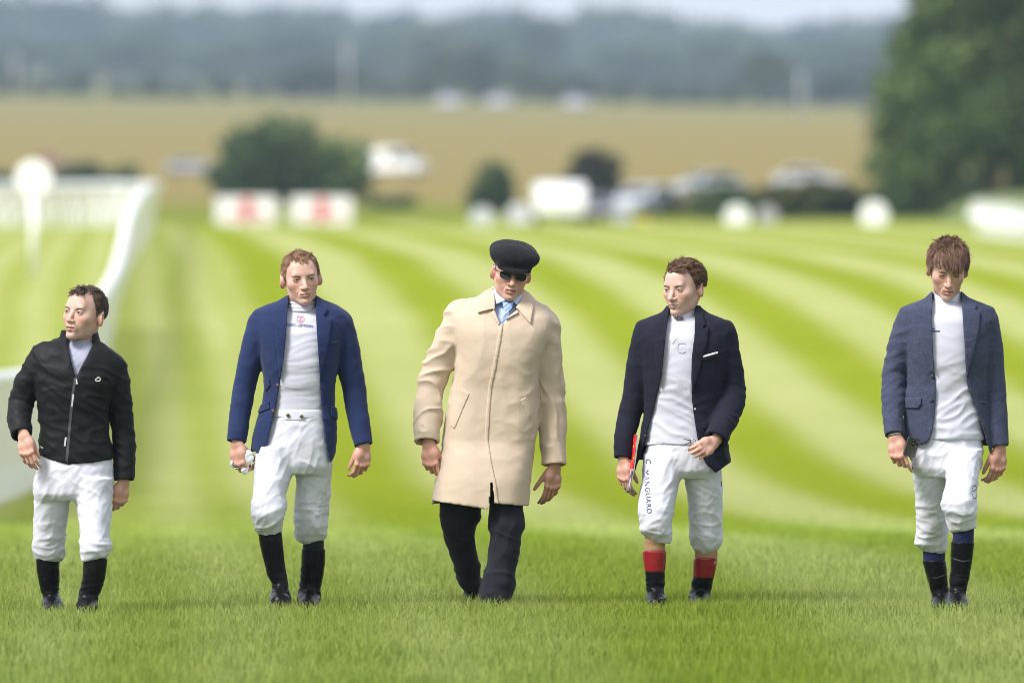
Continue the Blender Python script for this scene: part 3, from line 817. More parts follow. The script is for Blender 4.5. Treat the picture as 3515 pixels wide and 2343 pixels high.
for u_, lab_ in ((1545, 'left of the three pale cars at the top of the tan field'), (1715, 'middle one of the three pale cars at the top of the tan field'), (1980, 'right of the three pale cars at the top of the tan field')):
    car(u_, 392, -60, (0.62, 0.60, 0.72), 'small ' + lab_, d=1330, scale=0.95)
# ================================================================== people kit

def skin_material():
    t = NT('skin')
    a = t.new('ShaderNodeAttribute', _attribute_name='pigment')
    o = t.objco()
    n = t.noise(o, 120, 3)
    blot = t.noise(o, 22, 3)
    col = t.mix(t.math('MULTIPLY', t.ramp(blot, 0.45, 0.75), 0.16), a.outputs['Color'], (0.52, 0.17, 0.11, 1))
    t.set(t.p.inputs['Base Color'], col)
    t.p.inputs['Roughness'].default_value = 0.5
    t.p.inputs['Specular IOR Level'].default_value = 0.35
    t.p.inputs['Subsurface Weight'].default_value = 0.12
    t.p.inputs['Subsurface Radius'].default_value = (0.012, 0.005, 0.003)
    t.p.inputs['Subsurface Scale'].default_value = 0.6
    t.bump(t.math('ADD', n, t.noise(o, 40, 3)), 0.12, 0.003)
    return t.m
MAT['skin'] = skin_material()
def eye_material():
    t = NT('eye')
    g = t.new('ShaderNodeTexCoord')
    s = t.new('ShaderNodeSeparateXYZ'); t.l.new(g.outputs['Object'], s.inputs[0])
    r = t.math('SQRT', t.math('ADD', t.math('MULTIPLY', s.outputs[0], s.outputs[0]), t.math('MULTIPLY', s.outputs[2], s.outputs[2])))
    iris = t.ramp(r, 0.0062, 0.0052); pup = t.ramp(r, 0.0026, 0.0020)
    c = t.mix(iris, (0.42, 0.38, 0.35, 1), (0.05, 0.04, 0.035, 1))
    t.set(t.p.inputs['Base Color'], t.mix(pup, c, (0.005, 0.005, 0.005, 1)))
    t.p.inputs['Roughness'].default_value = 0.12
    return t.m
MAT['eye'] = eye_material()
def hair_material(name, c1, c2):
    t = NT(name)
    a = t.new('ShaderNodeAttribute', _attribute_name='shade')
    t.set(t.p.inputs['Base Color'], t.mix(a.outputs['Fac'], c4(c1), c4(c2)))
    t.p.inputs['Roughness'].default_value = 0.42
    t.p.inputs['Specular IOR Level'].default_value = 0.4
    return t.m

def rot3(axis, deg):
    return np.array(Matrix.Rotation(R(deg), 3, axis))

class Man:
    def __init__(s, name, u, d, label, head, skin=(0.58, 0.36, 0.26)):
        s.d, s.u = d, u
        s.base = Vector(((u - U0) * d / FOC, d, float(gz(d))))
        s.root = empty(name, s.base)
        tag(s.root, label, 'person', 'men walking abreast across the turf')
        s.skin = np.array(skin)
        s.seed = (u % 97) * 0.37
        s.bodyparts = []
        h = head
        M = rot3('Y', h['roll']) @ rot3('Z', h['yaw']) @ rot3('X', h['pitch'])
        s.HM = M @ np.diag((1, 1, h.get('SZ', 1.0))) * h['S']; s.HR = M
        s.HC = np.array(s.P(h['u'], h['v'], h.get('y', 0.0)))
        s.h = h
    def P(s, u, v, y=0.0):
        return tuple(px(u, v, s.d + y) - s.base)
    def K(s): return FOC / s.d
    def rows(s, rows):
        out = []
        for (v, ul, ur, yc, ry) in rows:
            a = s.P(ul, v, yc); b = s.P(ur, v, yc)
            out.append((a[2], a[0], b[0], yc, ry))
        return out
    def xz(s, pts, y=-0.12):
        return [(s.P(u, v, y)[0], s.P(u, v, y)[2]) for u, v in pts]
    def chain(s, pts):
        """(u,v,y,r_px) -> points, radii"""
        return [s.P(u, v, y) for u, v, y, r in pts], [r / s.K() for u, v, y, r in pts]
    def mesh(s, name, V, Fq, mat, parent=None):
        o = link(name, mesh_np(name, V, Fq), mat, parent or s.root)
        return o

def wrinkle(P, amp, theta, across=18.0, along=5.0, seed=0.0, warp=0.6, sharp=1.0):
    """crease field: folds run along direction theta (deg from horizontal) in the x-z plane"""
    c, sn = math.cos(R(theta)), math.sin(R(theta))
    a = P[:, 0] * c + P[:, 2] * sn; b = -P[:, 0] * sn + P[:, 2] * c
    Q = np.stack([a * along, P[:, 1] * along, b * across], 1) + seed
    W = np.stack([pnoise(P * 7 + seed + 11), pnoise(P * 7 + seed + 23), pnoise(P * 7 + seed + 37)], 1)
    r = ridged(Q + warp * W * 1.6)
    return amp * (r ** sharp - 0.42)

def field_normals(F, D, V):
    g = np.gradient(D, F.h)
    I = np.clip(np.rint((V - F.lo) / F.h).astype(int), 0, F.n - 1)
    N = np.stack([q[I[:, 0], I[:, 1], I[:, 2]] for q in g], 1)
    return N / np.maximum(np.linalg.norm(N, axis=1), 1e-6)[:, None]
def loft_field(F, rows, p=2.2, grow=0.0, zcut=None):
    D = loft_fn(rows, p, grow)(*F.co((slice(None),) * 3)).astype(np.float32)
    D = F.grad_norm(D)
    if zcut:
        Z = F.ax[2][None, None, :]
        if zcut[0] is not None: D = np.maximum(D, zcut[0] - Z)
        if zcut[1] is not None: D = np.maximum(D, Z - zcut[1])
    return D
def sub(F):
    G = Field.__new__(Field); G.lo, G.h, G.n, G.ax = F.lo, F.h, F.n, F.ax
    G.D = np.full_like(F.D, 0.25); return G
def rows_bounds(*rr, pad=0.05):
    zs = [r[0] for rows in rr for r in rows]; xl = [r[1] for rows in rr for r in rows]; xr = [r[2] for rows in rr for r in rows]
    y0 = [r[3] - r[4] for rows in rr for r in rows]; y1 = [r[3] + r[4] for rows in rr for r in rows]
    return np.array([min(xl), min(y0), min(zs)]) - pad, np.array([max(xr), max(y1), max(zs)]) + pad

# ------------------------------------------------------------------ head
def build_head(man, neck, p=None):
    """neck: (u,v,y) of the neck base. Returns vertices, faces, colours in man space."""
    p = dict(dict(jaw=1.0, nose=1.0, slit=0.0034, mouth=0.0, brow=1.0, cheek=1.0, ear=1.0, chin=1.0, lips=(0.50, 0.20, 0.17), stubble=0.12, face=1.0), **(p or {}))
    nb = np.array(man.P(*neck)); nl = np.linalg.inv(man.HM) @ (nb - man.HC)
    lo = np.minimum((-0.105, -0.145, -0.135), nl - 0.07); hi = np.maximum((0.105, 0.13, 0.135), nl + 0.07)
    F = Field(lo, hi, 0.0030)
    j, fw = p['jaw'], p['face']
    F.ell((0, 0.014, 0.036), (0.0735, 0.096, 0.080))
    F.ell((0, -0.020, 0.000), (0.0655 * fw, 0.070, 0.075), 0.02)
    F.ell((0, -0.036, -0.044), (0.0515 * fw, 0.055, 0.062), 0.02)
    for sx in (-1, 1):
        F.cone((sx * 0.049 * j, 0.014, -0.044), (sx * 0.036 * j, -0.028, -0.080), 0.019, 0.016, 0.024)
        F.cone((sx * 0.036 * j, -0.028, -0.080), (sx * 0.011, -0.070, -0.101 * p['chin']), 0.016, 0.014, 0.020)
        F.ell((sx * 0.032 * fw, -0.036, -0.050), (0.0195, 0.032, 0.028), 0.020)
        F.ell((sx * 0.043 * fw, -0.052, -0.022), (0.020, 0.024, 0.018), 0.026)       # cheekbone
    F.ell((0, -0.078, -0.101 * p['chin']), (0.020, 0.018, 0.016), 0.016)             # chin
    F.cone((-0.034, -0.080, 0.019), (0.034, -0.080, 0.019), 0.0115 * p['brow'], 0.0115 * p['brow'], 0.016)
    F.ell((0, -0.067, 0.048), (0.040, 0.020, 0.03), 0.03)                            # forehead
    F.cone((0, 0.022, -0.035), tuple(nl), 0.053, 0.056, 0.022)                       # neck
    F.ell((0, -0.080, -0.066), (0.030, 0.020, 0.026), 0.014)                         # muzzle
    for sx in (-1, 1):                                                               # eye sockets
        F.ell((sx * 0.031, -0.103, 0.001), (0.0185, 0.018, 0.0125), 0.010, 's')
    ns = p['nose']
    F.cone((0, -0.084, 0.013), (0, -0.1015, -0.020), 0.0075, 0.0085, 0.010)
    F.cone((0, -0.1015, -0.018), (0, -0.1125 * (0.5 + 0.5 * ns), -0.0375), 0.0085, 0.0115 * ns, 0.006)
    for sx in (-1, 1):
        F.ell((sx * 0.0125 * ns, -0.0975, -0.0405), (0.0085, 0.0115, 0.0075), 0.006)
        F.ell((sx * 0.0075, -0.1045, -0.0495), (0.0038, 0.005, 0.0032), 0.002, 's')   # nostril
        F.cone((sx * 0.022, -0.095, -0.045), (sx * 0.034, -0.078, -0.075), 0.002, 0.002, 0.008, 's')  # nasolabial fold
    # lips
    mo = p['mouth']
    for sx in (-1, 1):
        F.cone((sx * 0.004, -0.0995, -0.0635), (sx * 0.021, -0.089, -0.0680), 0.0052, 0.003, 0.005)
        F.cone((0, -0.0985, -0.0755 - mo), (sx * 0.019, -0.089, -0.0695 - mo * 0.4), 0.0062, 0.003, 0.005)
        F.cone((0, -0.1035, -0.0690 - mo * 0.5), (sx * 0.024, -0.0915, -0.0690 - mo * 0.2), 0.0020 + mo * 0.45, 0.0018, 0.0015, 's')
    F.ell((0, -0.099, -0.0865 - mo), (0.02, 0.008, 0.0055), 0.007, 's')
    # eyes: lids then slit
    for sx in (-1, 1):
        F.ell((sx * 0.031, -0.0775, 0.0), (0.0152, 0.0145, 0.0142), 0.005)
        F.ell((sx * 0.031, -0.0965, -0.001), (0.0135, 0.0125, p['slit']), 0.0012, 's')
        F.cone((sx * 0.018, -0.0935, -0.012), (sx * 0.042, -0.086, -0.014), 0.001, 0.001, 0.006, 's')   # lower lid crease
    # ears
    e = p['ear']
    for sx in (-1, 1):
        Re = rot3('Z', sx * 34) @ rot3('X', -10)
        c = (sx * 0.0785, 0.018, -0.009)
        F.ell(c, (0.0085 * e, 0.0200 * e, 0.0325 * e), 0.007, 'u', Re)
        F.ell((sx * 0.0745, 0.008, -0.010), (0.010, 0.012, 0.022), 0.008)
        F.ell((sx * 0.0865, 0.011, -0.004), (0.0060, 0.0085, 0.0150), 0.004, 's', Re)
        F.ell((sx * 0.0765, 0.012, -0.034), (0.006, 0.009, 0.009), 0.006)
    V, Fq = surface_nets(F, 0.0, 1)
    # wrinkles of the forehead and slight asymmetry
    # pigment
    x, y, z = V[:, 0], V[:, 1], V[:, 2]
    base = np.tile(man.skin, (len(V), 1))
    def blend(mask, c, f): base[:] = base * (1 - (mask * f)[:, None]) + np.array(c) * (mask * f)[:, None]
    g = lambda cx, cy, cz, r: np.exp(-(((np.abs(x) - cx) ** 2 + (y - cy) ** 2 + (z - cz) ** 2) / r ** 2))
    red = man.skin * np.array((1.0, 0.62, 0.58))
    blend(g(0.04, -0.07, -0.03, 0.024), red, 0.45)
    blend(g(0.0, -0.113, -0.038, 0.016), red, 0.5)
    blend(g(0.08, 0.015, -0.019, 0.03), red, 0.55)
    blend(np.clip((-0.045 - z) / 0.02, 0, 1) * np.clip((0.035 - y) / 0.02, 0, 1) * (z > -0.135), man.skin * np.array((0.62, 0.58, 0.56)), p['stubble'] * 2.2)
    lip = (np.abs(z + 0.0695 + mo * 0.5) < 0.0095 - 0.16 * np.abs(x) + mo) & (np.abs(x) < 0.024) & (y < -0.085)
    blend(lip.astype(float), p['lips'], 0.6)
    inner = (np.abs(z + 0.0692 + mo * 0.5) < 0.0016 + mo * 0.38) & (np.abs(x) < 0.023) & (y < -0.08) & (y > -0.1035)
    blend(inner.astype(float), (0.10, 0.03, 0.028), 0.85)
    for sx in (-1, 1):                                                               # lid margins and lashes
        r2 = np.sqrt(((x - sx * 0.031) / 0.0150) ** 2 + ((z + 0.0) / (p['slit'] + 0.0028)) ** 2)
        blend(((r2 < 1) & (y < -0.075)).astype(float), (0.10, 0.055, 0.045), 0.65)
    hz = hairline(man.h['hairline'], V)
    scalp = np.clip((z - hz) / 0.014, 0, 1) * ((np.abs(x) < 0.055) | (np.hypot(y - 0.018, (z + 0.016) * 0.8) > 0.028))
    blend(scalp, man.h['haircol'], 0.9)
    Vm = V @ man.HM.T + man.HC
    man.headV = V; man.headField = F
    man.bodyparts.append((Vm, Fq, base))
    # eyes
    for sx in (-1, 1):
        m = MB(); m.ball((0, 0, 0), 0.0124 * man.h['S'], 16, 12)
        o = m.build('eye', MAT['eye'], man.root, True)
        g_ = man.h.get('gaze', (0, 0))
        o.location = man.HM @ np.array((sx * 0.031, -0.0775, 0.0)) + man.HC
        Mr = Matrix(man.HR.tolist()) @ Matrix.Rotation(R(g_[0]), 3, 'Z') @ Matrix.Rotation(R(g_[1]), 3, 'X')
        o.rotation_euler = Mr.to_euler()
    # eyebrows: thin raised slabs hugging the brow
    bw = man.h.get('browcol', man.h['haircol'])
    for sx in (-1, 1):
        S = F.sl((min(sx * 0.010, sx * 0.058), -0.115, 0.002), (max(sx * 0.010, sx * 0.058), -0.05, 0.042))
        G = Field.__new__(Field); G.h = F.h; G.ax = [F.ax[i][S[i]] for i in range(3)]; G.lo = np.array([a_[0] for a_ in G.ax], dtype=float)
        G.D = F.D[S].copy(); G.n = np.array(G.D.shape)
        X, Y, Z = G.ax[0][:, None, None], G.ax[1][None, :, None], G.ax[2][None, None, :]
        inn, arch, out = man.h.get('brows', (0.0125, 0.0205, 0.0165))
        pl = poly_sdf([(sx * 0.014, inn - 0.0022), (sx * 0.014, inn + 0.0036), (sx * 0.034, arch + 0.0028), (sx * 0.049, out + 0.0006), (sx * 0.050, out - 0.0012), (sx * 0.034, arch - 0.0020)])
        G.D = np.maximum(np.maximum(G.D - 0.0018, pl(X, Z) + 0 * Y), Y + 0.045)
        Vb, Fb = surface_nets(G, 0, 1)
        if len(Vb):
            Vb = Vb + vnormals(Vb, Fb) * (0.0012 * pnoise(Vb * 400)[:, None])
            o = man.mesh('eyebrow', Vb @ man.HM.T + man.HC, Fb, man.h['browmat'])
    return Vm, Fq

def hairline(tab, V):
    """height of the hairline for head-local points (table: angle from the front -> z)"""
    ang = np.degrees(np.arctan2(np.abs(V[:, 0]), -(V[:, 1] - 0.01)))
    return np.interp(ang, [t[0] for t in tab], [t[1] for t in tab])

def build_hair(man, n, length, lift, comb, curl=0.3, rad=0.0011, segs=4, mat=None, thick=0.008, clump=0.0, seed=1, shade=None, minoff=0.004):
    """strands grown from the scalp. length(P)->m, lift(P)->0..1, comb(P)->direction (local)"""
    rg = np.random.default_rng(seed)
    V = man.headV
    hz = hairline(man.h['hairline'], V)
    ok = np.where((V[:, 2] > hz) & ((np.abs(V[:, 0]) < 0.055) | (np.hypot(V[:, 1] - 0.018, (V[:, 2] + 0.016) * 0.8) > 0.030)) & (np.linalg.norm((V - (0, 0.014, 0.036)) / (0.0735, 0.096, 0.080), axis=1) < 1.14))[0]
    ids = rg.choice(ok, n)
    P = V[ids] + rg.normal(scale=0.0016, size=(n, 3))
    c0 = np.array((0, 0.014, 0.030)); rr = np.array((0.0735, 0.096, 0.082))
    L = length(P) * rg.uniform(0.7, 1.2, n)
    lf = lift(P)
    C = comb(P); C = C / np.maximum(np.linalg.norm(C, axis=1), 1e-6)[:, None]
    pts = [P]
    cur = P.copy()
    ph = rg.uniform(0, 6.28, n)
    cl = np.stack([pnoise(P * 55 + 3), pnoise(P * 55 + 17), pnoise(P * 55 + 31)], 1) * clump
    jit = rg.normal(scale=0.11, size=(n, 3))
    for k in range(segs):
        q = (cur - c0) / rr; N = q / rr; N /= np.linalg.norm(N, axis=1)[:, None]
        a = lf * (1 - 0.75 * k / segs)
        T = C - N * (C * N).sum(1)[:, None]
        T /= np.maximum(np.linalg.norm(T, axis=1), 1e-6)[:, None]
        Bn = np.cross(N, T)
        D = N * a[:, None] + T * (1 - a)[:, None] + jit + cl
        D += curl * (Bn * np.sin(ph + k * 2.1)[:, None] + N * np.cos(ph + k * 2.1)[:, None])
        D /= np.linalg.norm(D, axis=1)[:, None]
        cur = cur + D * (L / segs)[:, None]
        q = (cur - c0) / rr; rl = np.linalg.norm(q, axis=1)
        minr = 1.0 + (minoff + thick * min(1, k / 2)) / 0.085
        up = cur[:, 2] > 0.0
        f = np.where((rl < minr) & up, minr / np.maximum(rl, 1e-6), 1.0)
        cur = c0 + (cur - c0) * f[:, None]
        pts.append(cur.copy())
    pts = np.stack(pts, 1)                                 # n, segs+1, 3
    pts = pts @ man.HM.T + man.HC
    T = np.gradient(pts, axis=1); T /= np.maximum(np.linalg.norm(T, axis=2), 1e-9)[..., None]
    ref = rg.normal(size=(n, 1, 3)); A = np.cross(T, ref); A /= np.maximum(np.linalg.norm(A, axis=2), 1e-9)[..., None]
    B = np.cross(T, A)
    w = rad * man.h['S'] * np.array([1.0] * (segs - 1) + [0.75, 0.18])
    rings = []
    for k in range(3):
        a = 2 * math.pi * k / 3
        rings.append(pts + (A * math.cos(a) + B * math.sin(a)) * w[None, :, None])
    VV = np.stack(rings, 2).reshape(-1, 3)                # n, segs+1, 3sides
    m = segs + 1
    base = (np.arange(n) * m * 3)[:, None, None]
    k = np.arange(segs)[None, :, None] * 3; sd = np.arange(3)[None, None, :]
    s2 = (sd + 1) % 3
    Fq = np.stack([base + k + sd, base + k + s2, base + k + 3 + s2, base + k + 3 + sd], -1).reshape(-1, 4)
    o = man.mesh('hair', VV, Fq, mat)
    sh = np.clip(0.5 + 1.0 * pnoise(P * 48) + 0.6 * pnoise(P * 110) + rg.normal(scale=0.12, size=n), 0, 1)
    at = o.data.attributes.new('shade', 'FLOAT', 'POINT')
    at.data.foreach_set('value', np.repeat(sh, m * 3).astype(np.float32))
    return o

# ------------------------------------------------------------------ hands
def nrm(v): v = np.array(v, dtype=float); return v / np.linalg.norm(v)
def build_hand(man, wrist, f, s, curl=(0.5, 0.6, 0.65, 0.7), thumb=(0.75, 0.45, 0.25), scale=1.0, forearm=None, flip=1, tcurl=0.5, col=None):
    """wrist (u,v,y); f finger direction, s towards the thumb; palm normal = flip * f x s"""
    W = np.array(man.P(*wrist)); f = nrm(f); s = nrm(np.array(s) - f * np.dot(s, f)); n = np.cross(f, s) * flip
    k = scale
    pts_all = [W + f * 0.19 * k + s * 0.05 * k, W + f * 0.19 * k - s * 0.05 * k + n * 0.09 * k, W - f * 0.05 * k + s * 0.03, W - f * 0.05 * k - s * 0.03, W + s * 0.085 * k + f * 0.06 * k, W + n * 0.10 * k + f * 0.1 * k, W - n * 0.03 * k]
    lo = np.min(pts_all, 0) - 0.022; hi = np.max(pts_all, 0) + 0.022
    F = Field(lo, hi, 0.0038)
    sq = (tuple(n), 0.62)
    base = W + f * 0.004
    kn = [(0.030, 0.090), (0.0105, 0.095), (-0.0095, 0.091), (-0.0275, 0.083)]
    ln = [(0.042, 0.027, 0.022), (0.047, 0.030, 0.023), (0.043, 0.028, 0.023), (0.033, 0.022, 0.020)]
    rd = [(0.0100, 0.0088, 0.0080, 0.0066), (0.0102, 0.0090, 0.0082, 0.0068), (0.0096, 0.0086, 0.0078, 0.0064), (0.0086, 0.0076, 0.0068, 0.0058)]
    F.cone(W - f * 0.03 * k, W, 0.026 * k, 0.027 * k, 0.0, 'u', (tuple(n), 0.78))
    for i, (a, b) in enumerate(kn):
        K0 = W + (s * a + f * b) * k
        F.cone(base + s * a * 0.55 * k, K0, 0.0165 * k, 0.0125 * k, 0.010, 'u', (tuple(n), 0.85))
    F.ell(W + (f * 0.045 + n * 0.006 + s * 0.022) * k, (0.024 * k,) * 3, 0.016)     # thenar
    F.ell(W + (f * 0.050 - s * 0.022 + n * 0.004) * k, (0.020 * k,) * 3, 0.014)
    for i, (a, b) in enumerate(kn):
        Pk = W + (s * a + f * b) * k
        F.ell(Pk - n * 0.004 * k, (0.0105 * k,) * 3, 0.006)                           # knuckle
        th = curl[i] * 0.8; dirv = lambda t: f * math.cos(t) + n * math.sin(t)
        spread = s * (1.5 - i) * 0.05
        for jn in range(3):
            Q = Pk + (dirv(th) + spread) * ln[i][jn] * k
            F.cone(Pk, Q, rd[i][jn] * k, rd[i][jn + 1] * k, 0.003)
            Pk = Q; th += curl[i] * (1.15 if jn == 0 else 0.7)
    tb = W + (f * 0.022 + s * 0.026 + n * 0.010) * k
    td = nrm(f * thumb[0] + s * thumb[1] + n * thumb[2])
    T1 = tb + td * 0.042 * k
    td2 = nrm(td + (f * 0.35 - s * 0.2 + n * 0.3) * tcurl); T2 = T1 + td2 * 0.033 * k
    td3 = nrm(td2 + (f * 0.2 - s * 0.1 + n * 0.2) * tcurl); T3 = T2 + td3 * 0.024 * k
    F.cone(tb, T1, 0.0145 * k, 0.0115 * k, 0.010)
    F.cone(T1, T2, 0.0112 * k, 0.0100 * k, 0.003)
    F.cone(T2, T3, 0.0100 * k, 0.0078 * k, 0.003)
    V, Fq = surface_nets(F, 0, 1)
    colr = man.skin * np.array((0.97, 0.84, 0.80)) if col is None else np.array(col)
    base_c = np.tile(colr, (len(V), 1))
    kd = np.zeros(len(V))
    for i, (a, b) in enumerate(kn):
        kd += np.exp(-(np.linalg.norm(V - (W + (s * a + f * b) * k), axis=1) / 0.012) ** 2)
    base_c = base_c * (1 - np.clip(kd, 0, 1)[:, None] * np.array((0.02, 0.22, 0.22)))
    man.bodyparts.append((V, Fq, base_c))
    tips = dict(W=W, f=f, s=s, n=n, k=k, palm=W + (f * 0.075 + n * 0.03) * k)
    return tips

def finish_body(man, torso_rows, arms, legs):
    """hidden body under the clothes, joined with head and hands into one mesh"""
    rows = man.rows(torso_rows)
    pts = [p for a in arms for p in man.chain(a)[0]] + [p for l in legs for p in man.chain(l)[0]]
    lo, hi = rows_bounds(rows, pad=0.08)
    lo = np.minimum(lo, np.min(pts, 0) - 0.08); hi = np.maximum(hi, np.max(pts, 0) + 0.08)
    F = Field(lo, hi, 0.018)
    F.D = loft_field(F, rows, 2.2, 0.0, (rows[-1][0], rows[0][0]))
    for a in arms + legs:
        P_, r_ = man.chain(a)
        F.chain(P_, r_, 0.03)
    V, Fq = surface_nets(F, 0, 1)
    parts = man.bodyparts + [(V, Fq, np.tile(man.skin, (len(V), 1)))]
    off = 0; VV, FF, CC = [], [], []
    for v, f_, c in parts:
        VV.append(v); FF.append(f_ + off); CC.append(c); off += len(v)
    VV, FF, CC = np.concatenate(VV), np.concatenate(FF), np.concatenate(CC)
    o = man.mesh('body', VV, FF, MAT['skin'])
    at = o.data.attributes.new('pigment', 'FLOAT_COLOR', 'POINT')
    at.data.foreach_set('color', np.concatenate([CC, np.ones((len(CC), 1))], 1).astype(np.float32).ravel())
    return o

# ------------------------------------------------------------------ garments
def g_jacket(man, name, rows, sleeves, mat, hem=None, opening=None, t=0.0145, h=0.0066, p=2.3, amp=0.005, hemback=None, kblend=0.022, folds=None, top=None, neckhole=None):
    """torso loft + sleeves, hollow, with hem curve and front opening. px input."""
    R_ = man.rows(rows)
    sl = [man.chain(s) for s in sleeves]
    lo, hi = rows_bounds(R_, pad=0.05)
    for P_, r_ in sl:
        lo = np.minimum(lo, np.min(P_, 0) - max(r_) - 0.03); hi = np.maximum(hi, np.max(P_, 0) + max(r_) + 0.03)
    F = Field(lo, hi, h)
    X, Y, Z = F.co((slice(None),) * 3)
    zb, zt = R_[-1][0], R_[0][0]
    D0 = loft_field(F, R_, p)
    outer = np.maximum(D0, Z - zt); full = D0
    if hem is not None:
        hx = man.xz(hem); xs = [q[0] for q in hx]; zs = [q[1] for q in hx]
        o_ = np.argsort(xs); zh = np.interp(F.ax[0], np.array(xs)[o_], np.array(zs)[o_]).astype(np.float32)[:, None, None]
        if hemback is not None:
            zb_ = man.P(man.u, hemback)[2]; yb = R_[-1][3]
            zh = np.where(Y < yb, zh, zb_)
        outer = np.maximum(outer, zh - Z)
    else:
        outer = np.maximum(outer, zb - Z)
    inner = D0 + t
    for P_, r_ in sl:
        P_ = [np.array(q) for q in P_]
        ax = nrm(P_[-1] - P_[-2]); e = P_[-1]
        G = sub(F); G.chain(P_[:-1] + [e + ax * 0.03], r_[:-1] + [r_[-1]], 0)
        pl = (X - e[0]) * ax[0] + (Y - e[1]) * ax[1] + (Z - e[2]) * ax[2]
        outer = smin(outer, np.maximum(G.D, pl), kblend)
        G2 = sub(F); G2.chain(P_[:-1] + [e + ax * 0.08], r_[:-1] + [r_[-1]], 0)
        full = smin(full, G2.D, kblend)
    inner = full + t
    D = np.maximum(outer, -inner)
    if neckhole is not None:
        a, b, ra, rb = neckhole
        G = sub(F); G.cone(man.P(*a), man.P(*b), ra, rb); D = np.maximum(D, -G.D)
    if opening is not None:
        l = man.xz(opening[0]); r = man.xz(opening[1])
        zl = np.array([q[1] for q in l]); xl = np.array([q[0] for q in l]); zr = np.array([q[1] for q in r]); xr = np.array([q[0] for q in r])
        fl, fr = cr(zl, xl), cr(zr, xr)
        XL = fl(F.ax[2]).astype(np.float32)[None, None, :]; XR = fr(F.ax[2]).astype(np.float32)[None, None, :]
        yc = np.interp(F.ax[2], [q[0] for q in R_][::-1], [q[3] for q in R_][::-1]).astype(np.float32)[None, None, :]
        O = np.maximum(np.maximum(XL - X, X - XR), Y - yc)
        zo = min(zl.min(), zr.min())
        if len(opening) > 2: O = np.maximum(O, np.maximum(man.P(man.u, opening[2])[2] - Z, -10))
        D = np.maximum(D, -O)
    F.D = D
    V, Fq = surface_nets(F, 0, 1)
    V, Fq = cut_islands(V, Fq, 400)
    sd = man.seed
    def disp(P):
        d = wrinkle(P, amp, 18, 13, 5, sd) * 0.7 + wrinkle(P, amp, -24, 15, 6, sd + 5) * 0.6
        if folds is not None: d = d + folds(P)
        return d
    V = V + field_normals(F, full, V) * disp(V)[:, None]
    o = man.mesh(name, V, Fq, mat)
    man.jacket_rows = R_; man.jacket_disp = disp; man.jacket_p = p
    return o

def g_slab(man, parent, name, poly, mat, rows=None, out=0.007, inn=-0.004, h=0.0036, p=None, back=False, pxpoly=True, disp=None, ymax=0.02, rnd=0.0):
    """a flat piece (lapel, flap, collar) lying on the torso loft: polygon in px"""
    R_ = rows or man.jacket_rows; p = p or man.jacket_p
    pz = man.xz(poly) if pxpoly else poly
    xs = [q[0] for q in pz]; zs = [q[1] for q in pz]
    yc = np.mean([r[3] for r in R_]); ry = max(r[4] for r in R_)
    F = Field((min(xs) - 0.015, yc - ry - 0.04, min(zs) - 0.015), (max(xs) + 0.015, yc + ymax, max(zs) + 0.015), h)
    X, Y, Z = F.co((slice(None),) * 3)
    D0 = loft_field(F, R_, p)
    F.D = np.maximum(np.maximum(D0 - out, -(D0 - inn)), poly_sdf(pz)(X, Z) + 0 * Y + rnd)
    F.D[:, -1, :] = 0.1
    V, Fq = surface_nets(F, 0, 1)
    if not len(V): return None
    V, Fq = cut_islands(V, Fq, 30)
    dd = disp or man.jacket_disp
    N = vnormals(V, Fq)
    # move with the cloth beneath: outward direction of the loft
    G = np.stack([(V[:, 0] - np.mean(xs) * 0.0) * 0.0, -np.ones(len(V)), np.zeros(len(V))], 1)
    V = V + G * dd(V)[:, None]
    return man.mesh(name, V, Fq, mat, parent)

def g_solid(man, name, lofts, mat, cones=(), h=0.0066, p=2.2, k=0.02, wr=None, zcut=(None, None), cuts=None, parent=None, smooth=1):
    """solid garment from lofts (px rows) + chains; wr(P)->displacement"""
    LR = [man.rows(r) for r in lofts]
    ch = [man.chain(c) for c in cones]
    lo, hi = rows_bounds(*LR, pad=0.04) if LR else (np.full(3, 9.), np.full(3, -9.))
    for P_, r_ in ch:
        lo = np.minimum(lo, np.min(P_, 0) - max(r_) - 0.03); hi = np.maximum(hi, np.max(P_, 0) + max(r_) + 0.03)
    F = Field(lo, hi, h)
    for r in LR:
        D = loft_field(F, r, p, 0.0, (r[-1][0], r[0][0]))
        F.D = smin(F.D, D, k)
    for P_, r_ in ch: F.chain(P_, r_, k)
    if cuts: F.D = cuts(F)
    V, Fq = surface_nets(F, 0, smooth)
    V, Fq = cut_islands(V, Fq, 100)
    if wr is not None:
        N = vnormals(V, Fq); V = V + N * wr(V)[:, None]
    return man.mesh(name, V, Fq, mat, parent)

def breeches_wr(man, amp=0.008, zk=None, zh=None):
    sd = man.seed + 2.0
    def f(P):
        z = P[:, 2]
        knee = np.exp(-((z - zk) / 0.11) ** 2)
        low = np.clip((zk + 0.02 - z) / 0.12, 0, 1)
        side = np.where(P[:, 0] < 0, 1.0, -1.0)
        a = wrinkle(P, amp, 40, 13, 2.4, sd, 0.5, 1.8); b = wrinkle(P, amp, -38, 13, 2.4, sd + 9, 0.5, 1.8)
        w = np.clip(P[:, 0] / 0.06 + 0.5, 0, 1)
        d = (a * (1 - w) + b * w) * 0.8 + wrinkle(P, amp, 10, 19, 5, sd + 3, 0.8, 1.6) * (0.10 + 0.7 * knee + 0.6 * low)
        d += wrinkle(P, amp * 0.55, 62, 22, 7, sd + 6, 0.7, 1.5)
        return d
    return f

